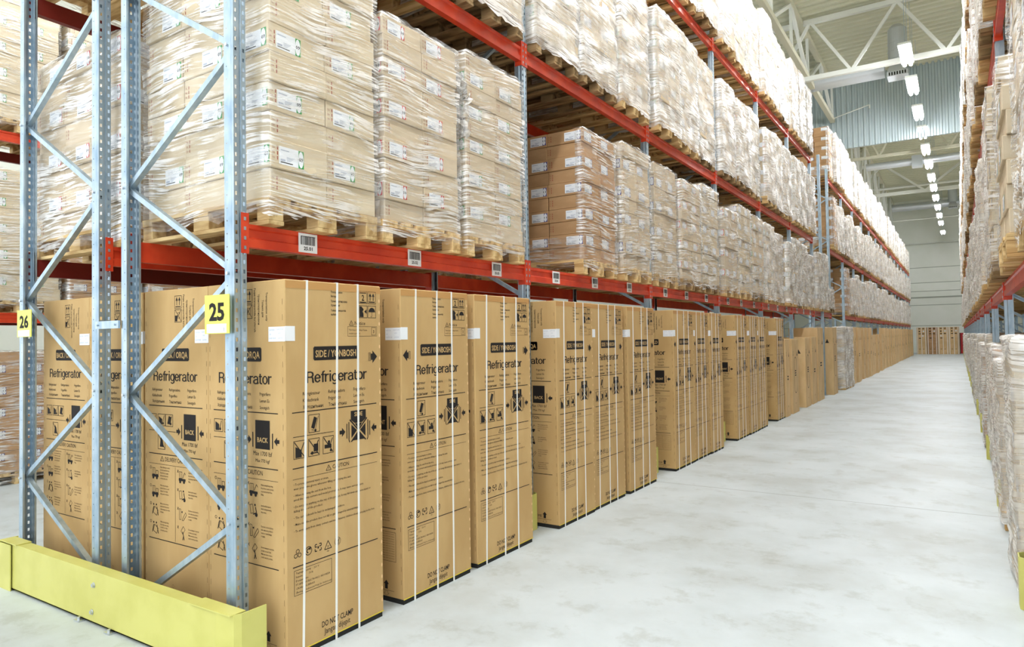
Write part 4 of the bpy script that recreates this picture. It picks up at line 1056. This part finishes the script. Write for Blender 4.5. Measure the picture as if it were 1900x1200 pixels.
for (x, y, z, lb) in ((-4.295, 20.3, 11.6, 'blue-grey steel column rising behind the top loads of the left rack'), (-4.295, 33.6, 12.7, 'white steel column behind the bulkhead over the left rack'), (-4.295, 41.5, 12.7, 'white steel column farther along over the left rack')):
    mb = MB(); mb.box(-.07,.07,-.10,-.09,0,z); mb.box(-.07,.07,.09,.10,0,z); mb.box(-.006,.006,-.09,.09,0,z)
    o = mb.build('steel_column', M['galv'] if y < 20 else M['white_steel']); o.location = (x, y, 0); tag(o, lb, 'column', 'steel columns')
# ducts
def duct(label, y, z, r, x0, x1, ox, outlet):
    t = thing('air_duct', label, 'duct', (0, y, z), 'round air ducts')
    mb = MB(); mb.tube((x0,0,0),(x1,0,0),r,28)
    x = x0
    while x < x1: mb.tube((x,0,0),(x+.02,0,0),r+.008,28); x += .9
    mb.build('duct_pipe', M['duct'], t, False)
    if outlet == 'drum':
        mb = MB(); mb.tube((ox,0,-.02),(ox,0,1.05),r*1.02,24,cap=False); mb.tube((ox,0,1.05),(ox,0,1.18),r*1.02,24,r2=r*.6)
        for k in range(3): mb.tube((ox,0,.25*k+.1),(ox,0,.25*k+.12),r*1.06,24)
        o = mb.build('duct_outlet', M['duct'], t); o.location.y = -.42
        mb = MB(); k_ = len(mb.v)
        for (hw, z_) in ((.17,0),(.29,-.34)):
            mb.v += [(ox-hw,-hw,z_),(ox+hw,-hw,z_),(ox+hw,hw,z_),(ox-hw,hw,z_)]
        mb.f += [(0,1,5,4),(1,2,6,5),(2,3,7,6),(3,0,4,7)]; mb.m += [0]*4
        mb.box(ox-.29,ox+.29,-.29,.29,-.48,-.34)
        for k in range(7): mb.box(ox-.24+k*.072,ox-.20+k*.072,-.295,-.288,-.46,-.36,1)
        o = mb.build('duct_diffuser', [M['duct'], M['black']], t); o.location.y = -.42
    else:
        mb = MB(); mb.box(ox-.22,ox+.22,-.25,.25,-.28,.25); mb.build('duct_outlet', M['duct'], t)
duct('round silver air duct crossing under the roof before the bulkhead', 25, 10.12, .26, -12, -1.75, -1.36, 'drum')
duct('slim round silver air duct seen below the bulkhead', 38, 9.84, .17, -3.6, 5, -1.42, 'box')
duct('large round silver air duct near the far wall', 60, 11.2, .28, -4.0, 5, -.08, 'drum')
for (y, z, r, x0, lb) in ((60.5, 10.3, .05, -4, 'thin white pipe crossing below the far duct'), (65.6, 9.0, .06, -3.6, 'thin white pipe running along the far wall'), (52, 11.3, .08, -5, 'cream pipe crossing the roof before the far duct')):
    mb = MB(); mb.tube((x0,y,z),(5,y,z),r,10); o = mb.build('overhead_pipe', M['white_steel']); tag(o, lb, 'pipe', 'overhead pipes')
mb = MB(); mb.tube((-3.9,29.25,10.05),(-2.6,29.25,10.35),.02,6); mb.tube((-2.6,29.25,10.35),(-2.6,29.25,10.2),.03,6); mb.tube((-3.9,29.25,10.05),(-3.9,29.25,10.6),.012,6)
tag(mb.build('conduit', M['white_steel']), 'thin conduit bracket fixed on the blue-grey ribbed bulkhead', 'pipe')

# ------------------------------------------------------------ lamps
hm = MB(); hm.bev(-.16,.16,-.78,.78,.03,.10,.01); HM = hm.mesh('housing', M['white_steel'])
tm = MB(); tm.tube((-.075,-.74,-.015),(-.075,.74,-.015),.045,12); tm.tube((.075,-.74,-.015),(.075,.74,-.015),.045,12); TM = tm.mesh('fluorescent_tube', M['tube'])
def wire(l):
    m_ = MB(); m_.tube((0,0,.10),(0,0,l),.006,5); return m_.mesh('hanging_wire', M['galv'])
WM = (wire(2.42), wire(3.5))
def lamp(x, y, z, label, group):
    t = thing('batten_light', label, 'ceiling light', (x, y, z), group)
    link('housing', HM, t); link('fluorescent_tube', TM, t); 
    for yy in (-.6, .6): link('hanging_wire', WM[y > 29.5], t, (0, yy, 0))
ys = [21.5,24.3,27.4,30.2,33.1,36,39.2,42,45.2,48.7,52.2,55.8,61]
for i, y in enumerate(ys):
    lamp(-.985+.0055*(y-21.5), y, 9.2, f'hanging fluorescent batten light over the aisle, {nth(i+1)} in the row from the near end', 'batten lights over the aisle')
for y in (-3.3,-.8,1.8,4.4,7.0,9.6,12.2,14.8):
    lamp(-1.1, y, 9.2, 'hanging fluorescent batten light over the near part of the aisle, above the picture', 'batten lights over the near aisle')
for y in (-2,4,10,16):  # lamps added out of sight to light the rear and far-left racks
    lamp(-7.4, y, 9.2, 'added unseen batten light over the left aisle, above the picture', 'added batten lights over the left aisle')
